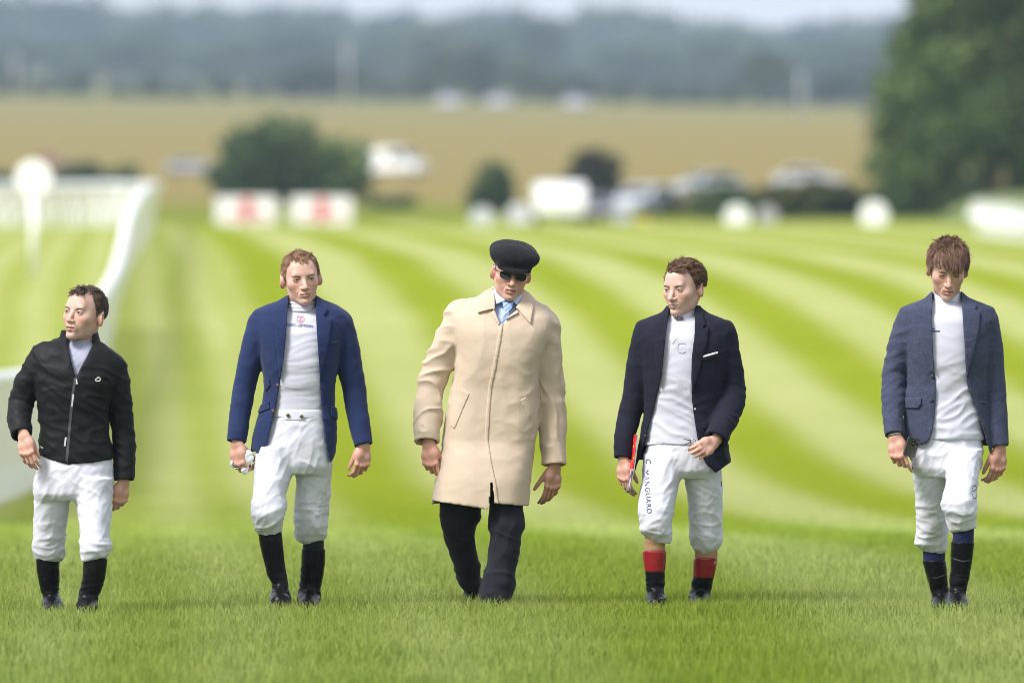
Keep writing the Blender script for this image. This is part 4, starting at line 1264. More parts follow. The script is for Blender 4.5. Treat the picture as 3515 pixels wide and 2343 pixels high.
def boot(man, rows, foot, mat, name='boot', sole=None, h=0.0045, wr=0.003):
    """shaft rows px; foot: (heel(u,v,y), ball(u,v,y), toe(u,v,y)) with radii px"""
    R_ = man.rows(rows); P_, r_ = man.chain([(u_, v_ + (5 if i_ == len(foot) - 1 else 0), y_, q_ + (3 if i_ < len(foot) - 1 else -3)) for i_, (u_, v_, y_, q_) in enumerate(foot)])
    lo, hi = rows_bounds(R_, pad=0.03)
    lo = np.minimum(lo, np.min(P_, 0) - max(r_) - 0.02); hi = np.maximum(hi, np.max(P_, 0) + max(r_) + 0.02)
    F = Field(lo, hi, h)
    Z = F.ax[2][None, None, :]
    F.D = loft_field(F, R_, 2.1, 0.0, (R_[-1][0], R_[0][0]))
    F.chain(P_, r_, 0.025)
    F.D = np.maximum(F.D, 0.004 - Z)
    V, Fq = surface_nets(F, 0, 1)
    zank = R_[-1][0] + 0.06
    sd = man.seed
    d = wrinkle(V, wr * 2.2, 10, 26, 8, sd, 0.6) * np.exp(-((V[:, 2] - zank) / 0.07) ** 2) + wrinkle(V, wr * 0.8, 70, 16, 6, sd + 4)
    V = V + vnormals(V, Fq) * d[:, None]
    return man.mesh(name, V, Fq, mat)

# ------------------------------------------------------------------ flat marks on cloth
def bvh_of(o):
    me = o.data
    n = len(me.vertices); co = np.empty(n * 3, dtype=np.float32); me.vertices.foreach_get('co', co)
    k = np.empty(len(me.loops), dtype=np.int32); me.loops.foreach_get('vertex_index', k)
    return BVHTree.FromPolygons(co.reshape(-1, 3).tolist(), k.reshape(-1, 4).tolist())
def project(man, V2, F2, bvh, name, mat, parent, off=0.003):
    """V2: list of (x,z) man-space; drop onto the cloth from the front"""
    V = []
    for x, z in V2:
        hit = bvh.ray_cast(Vector((x, -1.0, z)), Vector((0, 1, 0)))
        V.append((x, (hit[0].y if hit[0] is not None else -0.1) - off, z))
    me = bpy.data.meshes.new(name); me.from_pydata(V, [], F2); me.update()
    return link(name, me, mat, parent, True)
def text_mesh(body, spacing=1.0, font_off=0.0, shear=0.0):
    cu = bpy.data.curves.new('t', 'FONT'); cu.body = body; cu.size = 1.0; cu.align_x = 'CENTER'; cu.align_y = 'CENTER'
    cu.space_character = spacing; cu.offset = font_off; cu.shear = shear; cu.resolution_u = 3
    o = bpy.data.objects.new('t', cu); COL.objects.link(o)
    dg = bpy.context.evaluated_depsgraph_get()
    me = o.evaluated_get(dg).to_mesh()
    V = [(v.co.x, v.co.y) for v in me.vertices]; F_ = [tuple(p.vertices) for p in me.polygons]
    o.evaluated_get(dg).to_mesh_clear()
    bpy.data.objects.remove(o); bpy.data.curves.remove(cu)
    return V, F_
def lettering(man, parent, bvh, body, uv, size_px, mat, ang=0.0, name='lettering', sx=1.0, y=-0.12, **kw):
    V, F_ = text_mesh(body, **kw)
    x0, _, z0 = man.P(uv[0], uv[1], y); s = size_px / man.K(); c, sn = math.cos(R(ang)), math.sin(R(ang))
    V2 = [(x0 + (a * sx * c - b * sn) * s, z0 + (a * sx * sn + b * c) * s) for a, b in V]
    return project(man, V2, F_, bvh, name, mat, parent)
def strip(man, parent, bvh, pts, w_px, mat, name, off=0.002, y=-0.12):
    """a thin line on the cloth through px points"""
    P_ = [np.array((man.P(u, v, y)[0], man.P(u, v, y)[2])) for u, v in pts]
    Q = []
    for a, b in zip(P_[:-1], P_[1:]):
        n = max(2, int(np.linalg.norm(b - a) / 0.012))
        Q += [a + (b - a) * i / n for i in range(n)]
    Q.append(P_[-1]); Q = np.array(Q); T = np.gradient(Q, axis=0); T /= np.linalg.norm(T, axis=1)[:, None]
    N = np.stack([-T[:, 1], T[:, 0]], 1) * (w_px / man.K() / 2)
    V2 = np.concatenate([Q + N, Q - N]).tolist(); n = len(Q)
    F_ = [(i, i + 1, n + i + 1, n + i) for i in range(n - 1)]
    return project(man, V2, F_, bvh, name, mat, parent, off)
def ring_mark(man, parent, bvh, uv, r0, r1, mat, name='emblem', a0=0, a1=360, n=28, y=-0.12, sz=1.0, sx=1.0):
    x0, _, z0 = man.P(uv[0], uv[1], y); k = man.K()
    V2, F_ = [], []
    for i in range(n + 1):
        a = R(a0 + (a1 - a0) * i / n)
        V2 += [(x0 + sx * r0 / k * math.cos(a), z0 + sz * r0 / k * math.sin(a)), (x0 + sx * r1 / k * math.cos(a), z0 + sz * r1 / k * math.sin(a))]
    for i in range(n): F_.append((2 * i, 2 * i + 1, 2 * i + 3, 2 * i + 2))
    return project(man, V2, F_, bvh, name, mat, parent)
def button(man, parent, bvh, uv, r_px, mat, y=-0.12, name='button'):
    x0, _, z0 = man.P(uv[0], uv[1], y); hit = bvh.ray_cast(Vector((x0, -1, z0)), Vector((0, 1, 0)))
    yy = hit[0].y if hit[0] is not None else -0.12
    m = MB(); r = r_px / man.K()
    m.tube([(x0, yy + 0.002, z0), (x0, yy - 0.003, z0), (x0, yy - 0.0045, z0)], [r, r, r * 0.7], 12)
    return m.build(name, mat, parent, False)
# ------------------------------------------------------------------ clothing materials
def mat_breeches():
    t = NT('white_breeches'); o = t.objco()
    t.set(t.p.inputs['Base Color'], t.mix(t.noise(o, 9, 4), (0.63, 0.63, 0.70, 1), (0.59, 0.59, 0.665, 1)))
    t.p.inputs['Roughness'].default_value = 0.6; t.p.inputs['Specular IOR Level'].default_value = 0.35
    def rid(vec, sc):
        n = t.n.new('ShaderNodeTexNoise'); n.noise_type = 'RIDGED_MULTIFRACTAL'; t.set(n.inputs['Vector'], vec)
        n.inputs['Scale'].default_value = sc; n.inputs['Detail'].default_value = 2.5; n.inputs['Distortion'].default_value = 0.5
        return n.outputs[0]
    rt = t.n.new('ShaderNodeVectorRotate'); rt.rotation_type = 'Y_AXIS'; t.set(rt.inputs['Vector'], o); rt.inputs['Angle'].default_value = R(28)
    r2 = t.n.new('ShaderNodeVectorRotate'); r2.rotation_type = 'Y_AXIS'; t.set(r2.inputs['Vector'], o); r2.inputs['Angle'].default_value = R(-35)
    h = t.math('ADD', rid(t.scale(rt.outputs[0], (6, 6, 22)), 1.0), t.math('MULTIPLY', rid(t.scale(r2.outputs[0], (9, 9, 30)), 1.0), 0.7))
    t.bump(t.math('ADD', h, t.math('MULTIPLY', t.noise(o, 900, 2), 0.05)), 0.45, 0.006)
    return t.m
MAT['white'] = mat_breeches()
MAT['white_shirt'] = mat_cloth('white_base_layer', (0.57, 0.57, 0.65), (0.54, 0.54, 0.625), 0.6, 1100, 0.10, 0.1)
MAT['lilac_shirt'] = mat_cloth('pale_lilac_base_layer', (0.35, 0.36, 0.46), (0.32, 0.33, 0.43), 0.6, 1100, 0.10, 0.1)
MAT['boot'] = mat_plain('black_boot_leather', (0.006, 0.006, 0.007), 0.28, 0, 0.1, 0.12, 60, 0.0, 0.12)
MAT['navy'] = mat_cloth('blue_wool', (0.014, 0.024, 0.078), (0.017, 0.029, 0.092), 0.85, 500, 0.3, 0.12)
MAT['dark_navy'] = mat_cloth('dark_navy_wool', (0.010, 0.010, 0.021), (0.013, 0.013, 0.026), 0.85, 500, 0.25, 0.03)
MAT['slate'] = mat_cloth('slate_blue_linen', (0.036, 0.041, 0.074), (0.044, 0.050, 0.088), 0.9, 450, 0.35, 0.1, 9, 0.5)
MAT['black_shell'] = mat_cloth('black_shell_fabric', (0.007, 0.007, 0.008), (0.009, 0.009, 0.010), 0.6, 900, 0.15, 0.02)
MAT['beige'] = mat_cloth('beige_gabardine', (0.57, 0.455, 0.345), (0.54, 0.425, 0.32), 0.7, 800, 0.15, 0.15)
MAT['charcoal'] = mat_cloth('charcoal_wool', (0.013, 0.0135, 0.019), (0.017, 0.018, 0.024), 0.9, 500, 0.3, 0.04)
MAT['cap'] = mat_cloth('black_felt', (0.010, 0.010, 0.013), (0.014, 0.014, 0.018), 0.95, 260, 0.6, 0.06)
MAT['sky_shirt'] = mat_cloth('pale_blue_cotton', (0.50, 0.58, 0.80), None, 0.75, 900, 0.1, 0.1)
MAT['sock_black'] = mat_cloth('black_knit', (0.014, 0.014, 0.016), None, 0.9, 300, 0.4, 0.1)
MAT['sock_navy'] = mat_cloth('navy_knit', (0.010, 0.015, 0.055), None, 0.9, 300, 0.4, 0.1)
MAT['sock_tan'] = mat_cloth('tan_knit', (0.36, 0.215, 0.11), None, 0.9, 300, 0.4, 0.1)
MAT['red_leather'] = mat_plain('red_boot_leather', (0.24, 0.008, 0.016), 0.26, 0, 0.12, 0.1, 60)
MAT['print_navy'] = mat_plain('navy_print', (0.03, 0.035, 0.16), 0.6)
MAT['print_red'] = mat_plain('red_print', (0.42, 0.07, 0.14), 0.6)
MAT['print_grey'] = mat_plain('grey_print', (0.52, 0.52, 0.56), 0.6)
MAT['print_black'] = mat_plain('black_print', (0.02, 0.02, 0.025), 0.6)
MAT['print_white'] = mat_plain('white_print', (0.78, 0.78, 0.78), 0.5)
MAT['zip'] = mat_plain('dark_zip_tape', (0.06, 0.06, 0.066), 0.35)
MAT['brown_button'] = mat_plain('brown_horn_button', (0.12, 0.05, 0.03), 0.35)
MAT['dark_button'] = mat_plain('dark_button', (0.012, 0.012, 0.018), 0.35)
MAT['brass'] = mat_plain('dull_brass', (0.16, 0.17, 0.10), 0.4, 0.8)
# ================================================================== man in the black zipped jacket (beside the rail)
def man_black():
    hc = (0.045, 0.028, 0.020)
    hm = hair_material('dark_brown_hair', (0.045, 0.029, 0.022), (0.20, 0.135, 0.105))
    m = Man('person', 245, 53.1, 'man in black zipped jacket glancing sideways, white breeches, nearest the white rail',
            dict(u=291, v=1078, S=1.09, yaw=-33, pitch=-4, roll=6, haircol=hc, browmat=hm, gaze=(-8, -2), brows=(0.0095, 0.0170, 0.0150),
                 hairline=[(0, 0.078), (16, 0.078), (30, 0.092), (44, 0.082), (56, 0.050), (66, 0.012), (76, -0.020), (86, 0.008), (100, 0.015), (120, -0.02), (180, -0.075)]),
            skin=(0.60, 0.385, 0.31))
    build_head(m, (280, 1210, 0.02), dict(jaw=0.90, ear=1.08, slit=0.0044, mouth=0.0022, stubble=0.16, nose=0.9, lips=(0.48, 0.20, 0.18)))
    front = lambda P: np.clip((-P[:, 1] + 0.01) / 0.06, 0, 1)
    top = lambda P: np.clip((P[:, 2] - 0.05) / 0.05, 0, 1)
    build_hair(m, 2900, lambda P: 0.011 + 0.017 * top(P) + 0.014 * front(P) * top(P), lambda P: 0.18 + 0.42 * top(P) * front(P),
               lambda P: np.stack([0.5 * P[:, 0] / 0.08, 0.5 - 1.0 * front(P) * top(P), -0.7 + 0.9 * top(P)], 1), curl=0.15, rad=0.0012, mat=hm, thick=0.005, clump=0.55, seed=5)
    jr = [(1140, 212, 322, 0.045, 0.075), (1158, 203, 330, 0.04, 0.080), (1178, 150, 352, 0.025, 0.092), (1205, 122, 392, 0.01, 0.104), (1240, 112, 412, 0.0, 0.114), (1300, 118, 402, -0.005, 0.126), (1360, 126, 382, -0.005, 0.128),
          (1420, 131, 372, 0.0, 0.122), (1480, 137, 374, 0.0, 0.118), (1530, 134, 381, 0.0, 0.120), (1560, 131, 386, 0.0, 0.122), (1610, 131, 386, 0.0, 0.122)]
    s1 = [(145, 1228, 0.0, 48), (98, 1310, 0.02, 46), (72, 1385, 0.03, 42), (66, 1430, -0.02, 41), (76, 1492, -0.11, 32)]
    s2 = [(390, 1262, 0.01, 46), (410, 1360, 0.03, 42), (420, 1460, 0.05, 39), (428, 1545, 0.04, 37), (424, 1648, 0.02, 33)]
    ol = [(226, 1120), (228, 1165), (236, 1200), (248, 1250), (259, 1292)]
    orr = [(325, 1120), (321, 1165), (303, 1210), (280, 1255), (262, 1292)]
    J = g_jacket(m, 'jacket', jr, [s1, s2], MAT['black_shell'], [(120, 1556), (160, 1574), (232, 1593), (320, 1588), (384, 1576), (400, 1574)], (ol, orr, 1294), amp=0.007, hemback=1570, p=2.2,
                 folds=lambda P: wrinkle(P, 0.006, -28, 18, 4, 4.4, 0.7, 1.6))
    def stand(F):
        X, Y, Z = F.co((slice(None),) * 3)
        D = np.maximum(F.D, -(F.D + 0.011))
        xa, xb = m.P(232, 1150)[0], m.P(318, 1150)[0]
        zt, zb = m.P(0, 1132)[2], m.P(0, 1176)[2]
        D = np.maximum(D, np.maximum(Z - zt, zb - Z))
        return np.maximum(D, -np.maximum(np.maximum(xa - X, X - xb), Y - 0.02))
    g_solid(m, 'stand_collar', [[(1110, 212, 334, 0.03, 0.080), (1140, 208, 337, 0.03, 0.084), (1180, 196, 348, 0.03, 0.095), (1200, 190, 354, 0.03, 0.10)]], MAT['black_shell'], h=0.005, cuts=stand, parent=J)
    jb = bvh_of(J)
    strip(m, J, jb, [(260, 1296), (250, 1350), (243, 1420), (236, 1500), (228, 1590)], 9, MAT['zip'], 'zip')
    strip(m, J, jb, [(252, 1352), (247, 1395)], 6, MAT['print_grey'], 'zip_reflective_piping', 0.003)
    strip(m, J, jb, [(226, 1500), (222, 1530)], 6, MAT['print_grey'], 'zip_reflective_piping', 0.003)
    strip(m, J, jb, [(261, 1288), (265, 1314)], 3, MAT['print_grey'], 'zip_puller', 0.006)
    button(m, J, jb, (265, 1315), 3.4, MAT['print_white'], name='zip_puller')
    ring_mark(m, J, jb, (338, 1301), 4.2, 8.2, MAT['print_white'], 'emblem', -125, 160); ring_mark(m, J, jb, (331, 1303), 1.5, 5.0, MAT['print_white'], 'emblem', 60, 330)
    strip(m, J, jb, [(134, 1532), (146, 1538)], 6, MAT['print_grey'], 'reflective_tab', 0.003)
    sh = [(1165, 235, 325, 0.03, 0.06), (1190, 205, 345, 0.02, 0.075), (1250, 150, 375, 0.0, 0.100), (1320, 150, 370, 0.0, 0.108), (1400, 155, 355, 0, 0.10), (1560, 160, 350, 0, 0.095)]
    S = g_solid(m, 'base_layer', [sh], MAT['lilac_shirt'], [[(280, 1205, 0.02, 40), (281, 1165, 0.022, 39)]], k=0.025, h=0.006, wr=lambda P: wrinkle(P, 0.0025, 60, 30, 8, 1.0))
    g_solid(m, 'roll_collar', [[(1152, 238, 322, 0.022, 0.058), (1160, 234, 325, 0.02, 0.063), (1180, 234, 325, 0.018, 0.066), (1192, 236, 322, 0.014, 0.066), (1197, 242, 316, 0.014, 0.060)]], MAT['lilac_shirt'], h=0.004, wr=lambda P: 0.0020 * np.sin(P[:, 2] * 330), parent=S)
    pel = [(1550, 142, 376, 0, 0.105), (1580, 134, 384, 0, 0.112), (1614, 124, 388, 0, 0.118), (1650, 118, 388, 0, 0.120), (1690, 118, 387, 0, 0.115), (1715, 135, 370, 0, 0.09)]
    ll = [(1640, 118, 250, 0.02, 0.112), (1690, 117, 246, 0.035, 0.106), (1740, 117, 236, 0.06, 0.100), (1790, 117, 232, 0.085, 0.096), (1840, 114, 225, 0.11, 0.094), (1868, 109, 224, 0.125, 0.094), (1890, 112, 223, 0.13, 0.090), (1912, 122, 218, 0.135, 0.078), (1928, 140, 205, 0.135, 0.055)]
    lr = [(1640, 256, 389, -0.02, 0.110), (1690, 256, 386, -0.03, 0.106), (1740, 264, 383, -0.05, 0.100), (1790, 272, 379, -0.07, 0.096), (1840, 274, 376, -0.09, 0.094), (1866, 273, 384, -0.10, 0.092), (1890, 273, 380, -0.10, 0.086), (1908, 276, 372, -0.10, 0.076), (1924, 278, 345, -0.10, 0.055)]
    zk = m.P(250, 1870)[2]
    T = g_solid(m, 'breeches', [pel, ll, lr], MAT['white'], h=0.0062, k=0.018, wr=breeches_wr(m, 0.0062, zk))
    boot(m, [(1915, 124, 204, 0.125, 0.060), (1950, 126, 204, 0.13, 0.058), (2000, 135, 204, 0.14, 0.054), (2040, 146, 203, 0.15, 0.050), (2075, 152, 206, 0.15, 0.052)],
         [(180, 2076, 0.16, 29), (180, 2080, 0.08, 30), (180, 2090, 0.0, 26)], MAT['boot'])
    boot(m, [(1915, 287, 369, -0.10, 0.062), (1950, 286, 366, -0.10, 0.060), (2000, 280, 356, -0.09, 0.056), (2040, 272, 340, -0.085, 0.052), (2075, 268, 328, -0.09, 0.054)],
         [(298, 2080, -0.06, 30), (296, 2084, -0.13, 31), (293, 2092, -0.20, 29)], MAT['boot'])
    g_solid(m, 'sock', [[(1895, 292, 365, -0.10, 0.056), (1925, 292, 365, -0.10, 0.056)]], MAT['sock_black'], h=0.006)
    build_hand(m, (82, 1496, -0.12), (0.18, -0.28, -0.95), (0.9, -0.35, 0.15), (0.42, 0.5, 0.55, 0.6), (0.9, 0.25, 0.25), 0.95, flip=-1, tcurl=0.5)
    build_hand(m, (424, 1655, 0.02), (-0.18, 0.05, -1), (-0.80, -0.6, 0), (0.65, 0.7, 0.75, 0.8), (0.85, 0.3, 0.3), 0.98, flip=1, tcurl=0.5)
    finish_body(m, [(1180, 240, 320, 0.02, 0.05), (1215, 170, 360, 0.01, 0.07), (1320, 160, 350, 0, 0.085), (1450, 165, 340, 0, 0.08), (1600, 160, 350, 0, 0.085), (1670, 160, 350, 0, 0.075)],
                [[(150, 1232, 0.0, 30), (72, 1390, 0.03, 26), (80, 1494, -0.11, 19)], [(385, 1265, 0.01, 30), (420, 1460, 0.05, 25), (424, 1650, 0.02, 19)]],
                [[(185, 1640, 0.02, 48), (170, 1860, 0.12, 32), (178, 2050, 0.15, 15)], [(320, 1640, -0.02, 48), (325, 1860, -0.09, 32), (300, 2050, -0.09, 15)]])
    return m
man_black()
# ================================================================== man in the blue blazer (second from the rail)
def man_blue():
    hc = (0.17, 0.085, 0.042)
    hm = hair_material('ginger_brown_hair', (0.11, 0.052, 0.027), (0.48, 0.29, 0.165))
    m = Man('person', 1010, 53.75, 'man in open blue blazer over white printed base layer, white breeches and black boots',
            dict(u=1033, v=953, S=1.12, SZ=0.93, yaw=9, pitch=4, roll=-5, haircol=hc, browmat=hm, gaze=(4, 6), brows=(0.0088, 0.0160, 0.0165),
                 hairline=[(0, 0.074), (14, 0.074), (26, 0.090), (38, 0.082), (50, 0.055), (62, 0.015), (74, -0.018), (84, 0.01), (100, 0.02), (118, -0.02), (180, -0.07)]),
            skin=(0.61, 0.38, 0.305))
    build_head(m, (1032, 1085, 0.015), dict(jaw=0.90, face=0.95, brow=1.15, ear=1.05, slit=0.0034, stubble=0.08, lips=(0.46, 0.19, 0.15)))
    front = lambda P: np.clip((-P[:, 1] + 0.01) / 0.06, 0, 1)
    top = lambda P: np.clip((P[:, 2] - 0.05) / 0.05, 0, 1)
    build_hair(m, 2800, lambda P: 0.010 + 0.016 * top(P), lambda P: 0.22 + 0.35 * top(P),
               lambda P: np.stack([0.35 * P[:, 0] / 0.08 + 0.15, -0.5 * front(P) + 0.5 * (1 - front(P)), -0.6 + 0.5 * top(P)], 1), curl=0.75, rad=0.0014, mat=hm, thick=0.006, clump=0.9, seed=2)
    # jacket
    jr = [(1014, 984, 1088, 0.035, 0.062), (1030, 958, 1112, 0.03, 0.072), (1050, 905, 1162, 0.02, 0.090), (1075, 872, 1190, 0.01, 0.104), (1110, 872, 1190, 0.0, 0.118),
          (1170, 884, 1178, -0.005, 0.132), (1243, 897, 1162, -0.005, 0.134), (1330, 905, 1150, 0.0, 0.124), (1385, 900, 1149, 0.0, 0.122), (1437, 882, 1156, 0.0, 0.128), (1500, 868, 1156, 0.0, 0.134), (1600, 852, 1150, 0.0, 0.138)]
    s1 = [(897, 1112, 0.01, 47), (868, 1200, 0.01, 43), (839, 1330, 0.015, 38), (824, 1420, -0.01, 36), (812, 1516, -0.04, 32)]
    s2 = [(1168, 1116, 0.01, 47), (1193, 1210, 0.02, 44), (1214, 1330, 0.03, 41), (1230, 1430, 0.01, 37), (1248, 1528, -0.02, 31)]
    ol = [(990, 1005), (988, 1040), (984, 1075), (979, 1150), (972, 1228), (960, 1320), (944, 1407), (925, 1490), (905, 1572), (900, 1600)]
    orr = [(1082, 1005), (1082, 1040), (1085, 1075), (1090, 1177), (1095, 1260), (1098, 1330), (1107, 1432), (1118, 1520), (1130, 1590), (1131, 1610)]
    J = g_jacket(m, 'jacket', jr, [s1, s2], MAT['navy'], [(840, 1532), (858, 1540), (906, 1569), (960, 1570), (1100, 1575), (1130, 1590), (1140, 1580), (1153, 1552), (1160, 1550)], (ol, orr), amp=0.0045, hemback=1550)
    g_slab(m, J, 'lapel', [(990, 1010), (966, 1036), (946, 1058), (952, 1072), (936, 1082), (948, 1150), (961, 1310), (974, 1228), (982, 1150), (986, 1075)], MAT['navy'], out=0.012)
    g_slab(m, J, 'lapel', [(1083, 1012), (1108, 1036), (1124, 1062), (1112, 1086), (1138, 1098), (1130, 1170), (1099, 1310), (1094, 1230), (1088, 1150), (1084, 1075)], MAT['navy'], out=0.012)
    g_slab(m, J, 'pocket_flap', [(922, 1376), (880, 1398), (884, 1420), (926, 1402)], MAT['navy'], out=0.008)
    g_slab(m, J, 'pocket_flap', [(1134, 1390), (1158, 1404), (1158, 1442), (1136, 1430)], MAT['navy'], out=0.008)
    g_slab(m, J, 'ticket_pocket_flap', [(926, 1298), (906, 1320), (910, 1343), (927, 1325)], MAT['navy'], out=0.006)
    g_slab(m, J, 'breast_pocket', [(1126, 1176), (1160, 1168), (1160, 1178), (1126, 1188)], MAT['navy'], out=0.006)
    jb = bvh_of(J)
    button(m, J, jb, (953, 1322), 6, MAT['brown_button']); button(m, J, jb, (938, 1410), 6, MAT['brown_button'])
    # base layer
    sh = [(1052, 980, 1090, 0.02, 0.052), (1068, 955, 1115, 0.015, 0.066), (1092, 912, 1160, 0.01, 0.092), (1150, 905, 1160, -0.005, 0.116), (1243, 912, 1145, -0.008, 0.122), (1330, 918, 1135, -0.005, 0.112), (1400, 925, 1128, 0, 0.106), (1440, 925, 1130, 0, 0.106)]
    def shw(P):
        d = 0.0025 * np.sin(P[:, 2] * 60) * np.exp(-((P[:, 2] - m.P(1000, 1330)[2]) / 0.11) ** 2)
        return d + wrinkle(P, 0.003, 5, 30, 4, 1.3)
    S = g_solid(m, 'base_layer', [sh], MAT['white_shirt'], [[(1033, 1090, 0.022, 44), (1034, 1035, 0.026, 42)]], k=0.03, wr=shw)
    g_solid(m, 'roll_collar', [[(1012, 990, 1079, 0.025, 0.058), (1022, 986, 1083, 0.022, 0.064), (1045, 985, 1085, 0.016, 0.070), (1066, 985, 1086, 0.010, 0.074), (1074, 990, 1082, 0.010, 0.068)]], MAT['white_shirt'], h=0.004,
            wr=lambda P: 0.0022 * np.sin(P[:, 2] * 330), parent=S)
    sb = bvh_of(S)
    ring_mark(m, S, sb, (1031, 1095), 11.5, 13.5, MAT['print_red'], 'emblem', 115, 425)
    strip(m, S, sb, [(1025, 1088), (1037, 1088), (1025, 1101), (1037, 1101)], 2.8, MAT['print_red'], 'emblem')
    lettering(m, S, sb, 'ZERO OPTION', (1028, 1117), 14, MAT['print_navy'], -4, sx=1.0, spacing=1.02, font_off=0.012)
    strip(m, S, sb, [(955, 1318), (990, 1329), (1030, 1333), (1070, 1328), (1100, 1314)], 4.5, MAT['print_grey'], 'hem_seam')
    # breeches
    pel = [(1402, 930, 1122, 0.0, 0.105), (1412, 926, 1126, 0.0, 0.110), (1450, 915, 1132, 0.0, 0.114), (1500, 895, 1138, 0.0, 0.120), (1550, 882, 1140, 0.0, 0.122), (1590, 876, 1140, 0.0, 0.118), (1625, 895, 1120, 0.0, 0.095)]
    ll = [(1530, 882, 1012, -0.02, 0.112), (1600, 873, 1006, -0.04, 0.108), (1659, 869, 992, -0.075, 0.100), (1703, 867, 982, -0.10, 0.094), (1739, 864, 984, -0.12, 0.092), (1766, 864, 974, -0.13, 0.088), (1793, 872, 971, -0.12, 0.082), (1819, 880, 966, -0.10, 0.074), (1838, 898, 955, -0.09, 0.058)]
    lr = [(1530, 1002, 1142, 0.02, 0.110), (1592, 1012, 1141, 0.03, 0.106), (1659, 1017, 1136, 0.055, 0.100), (1703, 1014, 1134, 0.07, 0.096), (1748, 1008, 1129, 0.085, 0.094), (1793, 1009, 1126, 0.10, 0.092), (1828, 1012, 1123, 0.115, 0.088), (1850, 1018, 1114, 0.125, 0.076), (1864, 1035, 1092, 0.125, 0.055)]
    zk = m.P(900, 1780)[2]
    T = g_solid(m, 'breeches', [pel, ll, lr], MAT['white'], h=0.0062, k=0.018, wr=breeches_wr(m, 0.0062, zk))
    tb = bvh_of(T)
    g_slab(m, T, 'waistband', [(930, 1404), (1126, 1404), (1128, 1432), (1040, 1434), (1036, 1443), (980, 1443), (974, 1432), (926, 1430)], MAT['white'], rows=m.rows(pel), out=0.0035, p=2.2, disp=lambda P: 0 * P[:, 0])
    button(m, T, tb, (988, 1424), 6.5, MAT['brass']).location.y = -0.009; button(m, T, tb, (1035, 1428), 6.5, MAT['brass']).location.y = -0.009
    # boots
    boot(m, [(1815, 886, 966, -0.09, 0.062), (1850, 890, 969, -0.09, 0.060), (1926, 906, 977, -0.075, 0.056), (1976, 920, 984, -0.07, 0.052), (2010, 934, 988, -0.075, 0.050), (2050, 932, 994, -0.085, 0.055)],
         [(962, 2062, -0.06, 30), (962, 2058, -0.12, 32), (962, 2072, -0.20, 34), (961, 2082, -0.245, 27)], MAT['boot'])
    boot(m, [(1880, 1036, 1116, 0.115, 0.060), (1930, 1034, 1115, 0.12, 0.060), (1976, 1031, 1109, 0.13, 0.056), (2020, 1026, 1102, 0.14, 0.052), (2060, 1024, 1096, 0.14, 0.052)],
         [(1060, 2060, 0.15, 32), (1058, 2064, 0.08, 32), (1056, 2070, 0.0, 28)], MAT['boot'])
    g_solid(m, 'sock', [[(1840, 1040, 1112, 0.12, 0.056), (1890, 1039, 1112, 0.12, 0.056)]], MAT['sock_black'], h=0.006)
    # hands
    hl = build_hand(m, (814, 1522, -0.05), (0.05, -0.12, -1), (0.80, -0.55, 0), (0.95, 1.0, 1.05, 1.1), (0.55, 0.35, 0.6), 1.05, flip=-1, tcurl=1.2)
    build_hand(m, (1250, 1530, -0.02), (-0.10, -0.05, -1), (-0.85, -0.45, 0), (0.55, 0.65, 0.75, 0.8), (0.9, 0.3, 0.2), 1.0, flip=1, tcurl=0.3)
    finish_body(m, [(1066, 990, 1078, 0.02, 0.045), (1100, 930, 1140, 0.01, 0.07), (1200, 925, 1130, 0, 0.095), (1350, 935, 1115, 0, 0.085), (1500, 915, 1115, 0, 0.09), (1580, 910, 1110, 0, 0.08)],
                [[(900, 1112, 0.01, 32), (839, 1330, 0.015, 26), (813, 1520, -0.045, 19)], [(1165, 1116, 0.01, 32), (1214, 1330, 0.03, 27), (1249, 1530, -0.02, 19)]],
                [[(945, 1540, -0.02, 50), (918, 1770, -0.11, 34), (960, 2030, -0.07, 15)], [(1070, 1540, 0.02, 50), (1068, 1800, 0.1, 34), (1062, 2030, 0.14, 15)]])
    # white goggles in the hand
    g = empty('goggles', Vector(hl['palm']) + m.base)
    tag(g, 'crumpled white racing goggles held in the hand of the man in the blue blazer', 'goggles')
    F = Field((-0.08, -0.07, -0.09), (0.09, 0.07, 0.08), 0.003)
    F.ell((0.026, -0.030, 0.014), (0.030, 0.022, 0.036), 0.0, 'u', rot3('Y', 18)); F.ell((0.012, -0.026, -0.03), (0.020, 0.018, 0.032), 0.01, 'u', rot3('Y', -12))
    F.cone((-0.03, 0.0, 0.0), (0.02, -0.02, 0.0), 0.014, 0.016, 0.01)
    V, Fq = surface_nets(F, 0, 1)
    V = V + vnormals(V, Fq) * wrinkle(V, 0.006, 40, 40, 14, 2.0)[:, None]
    link('frame', mesh_np('goggles', V, Fq), MAT['print_white'], g)
    mb = MB(); mb.tube([(-0.045, -0.03, 0.0), (-0.05, -0.034, -0.02), (-0.035, -0.034, -0.034), (-0.012, -0.03, -0.034)], 0.006, 8, flat=0.5)
    mb.build('strap', mat_plain('pale_green_strap', (0.45, 0.66, 0.66), 0.6), g, True)
    return m
man_blue()
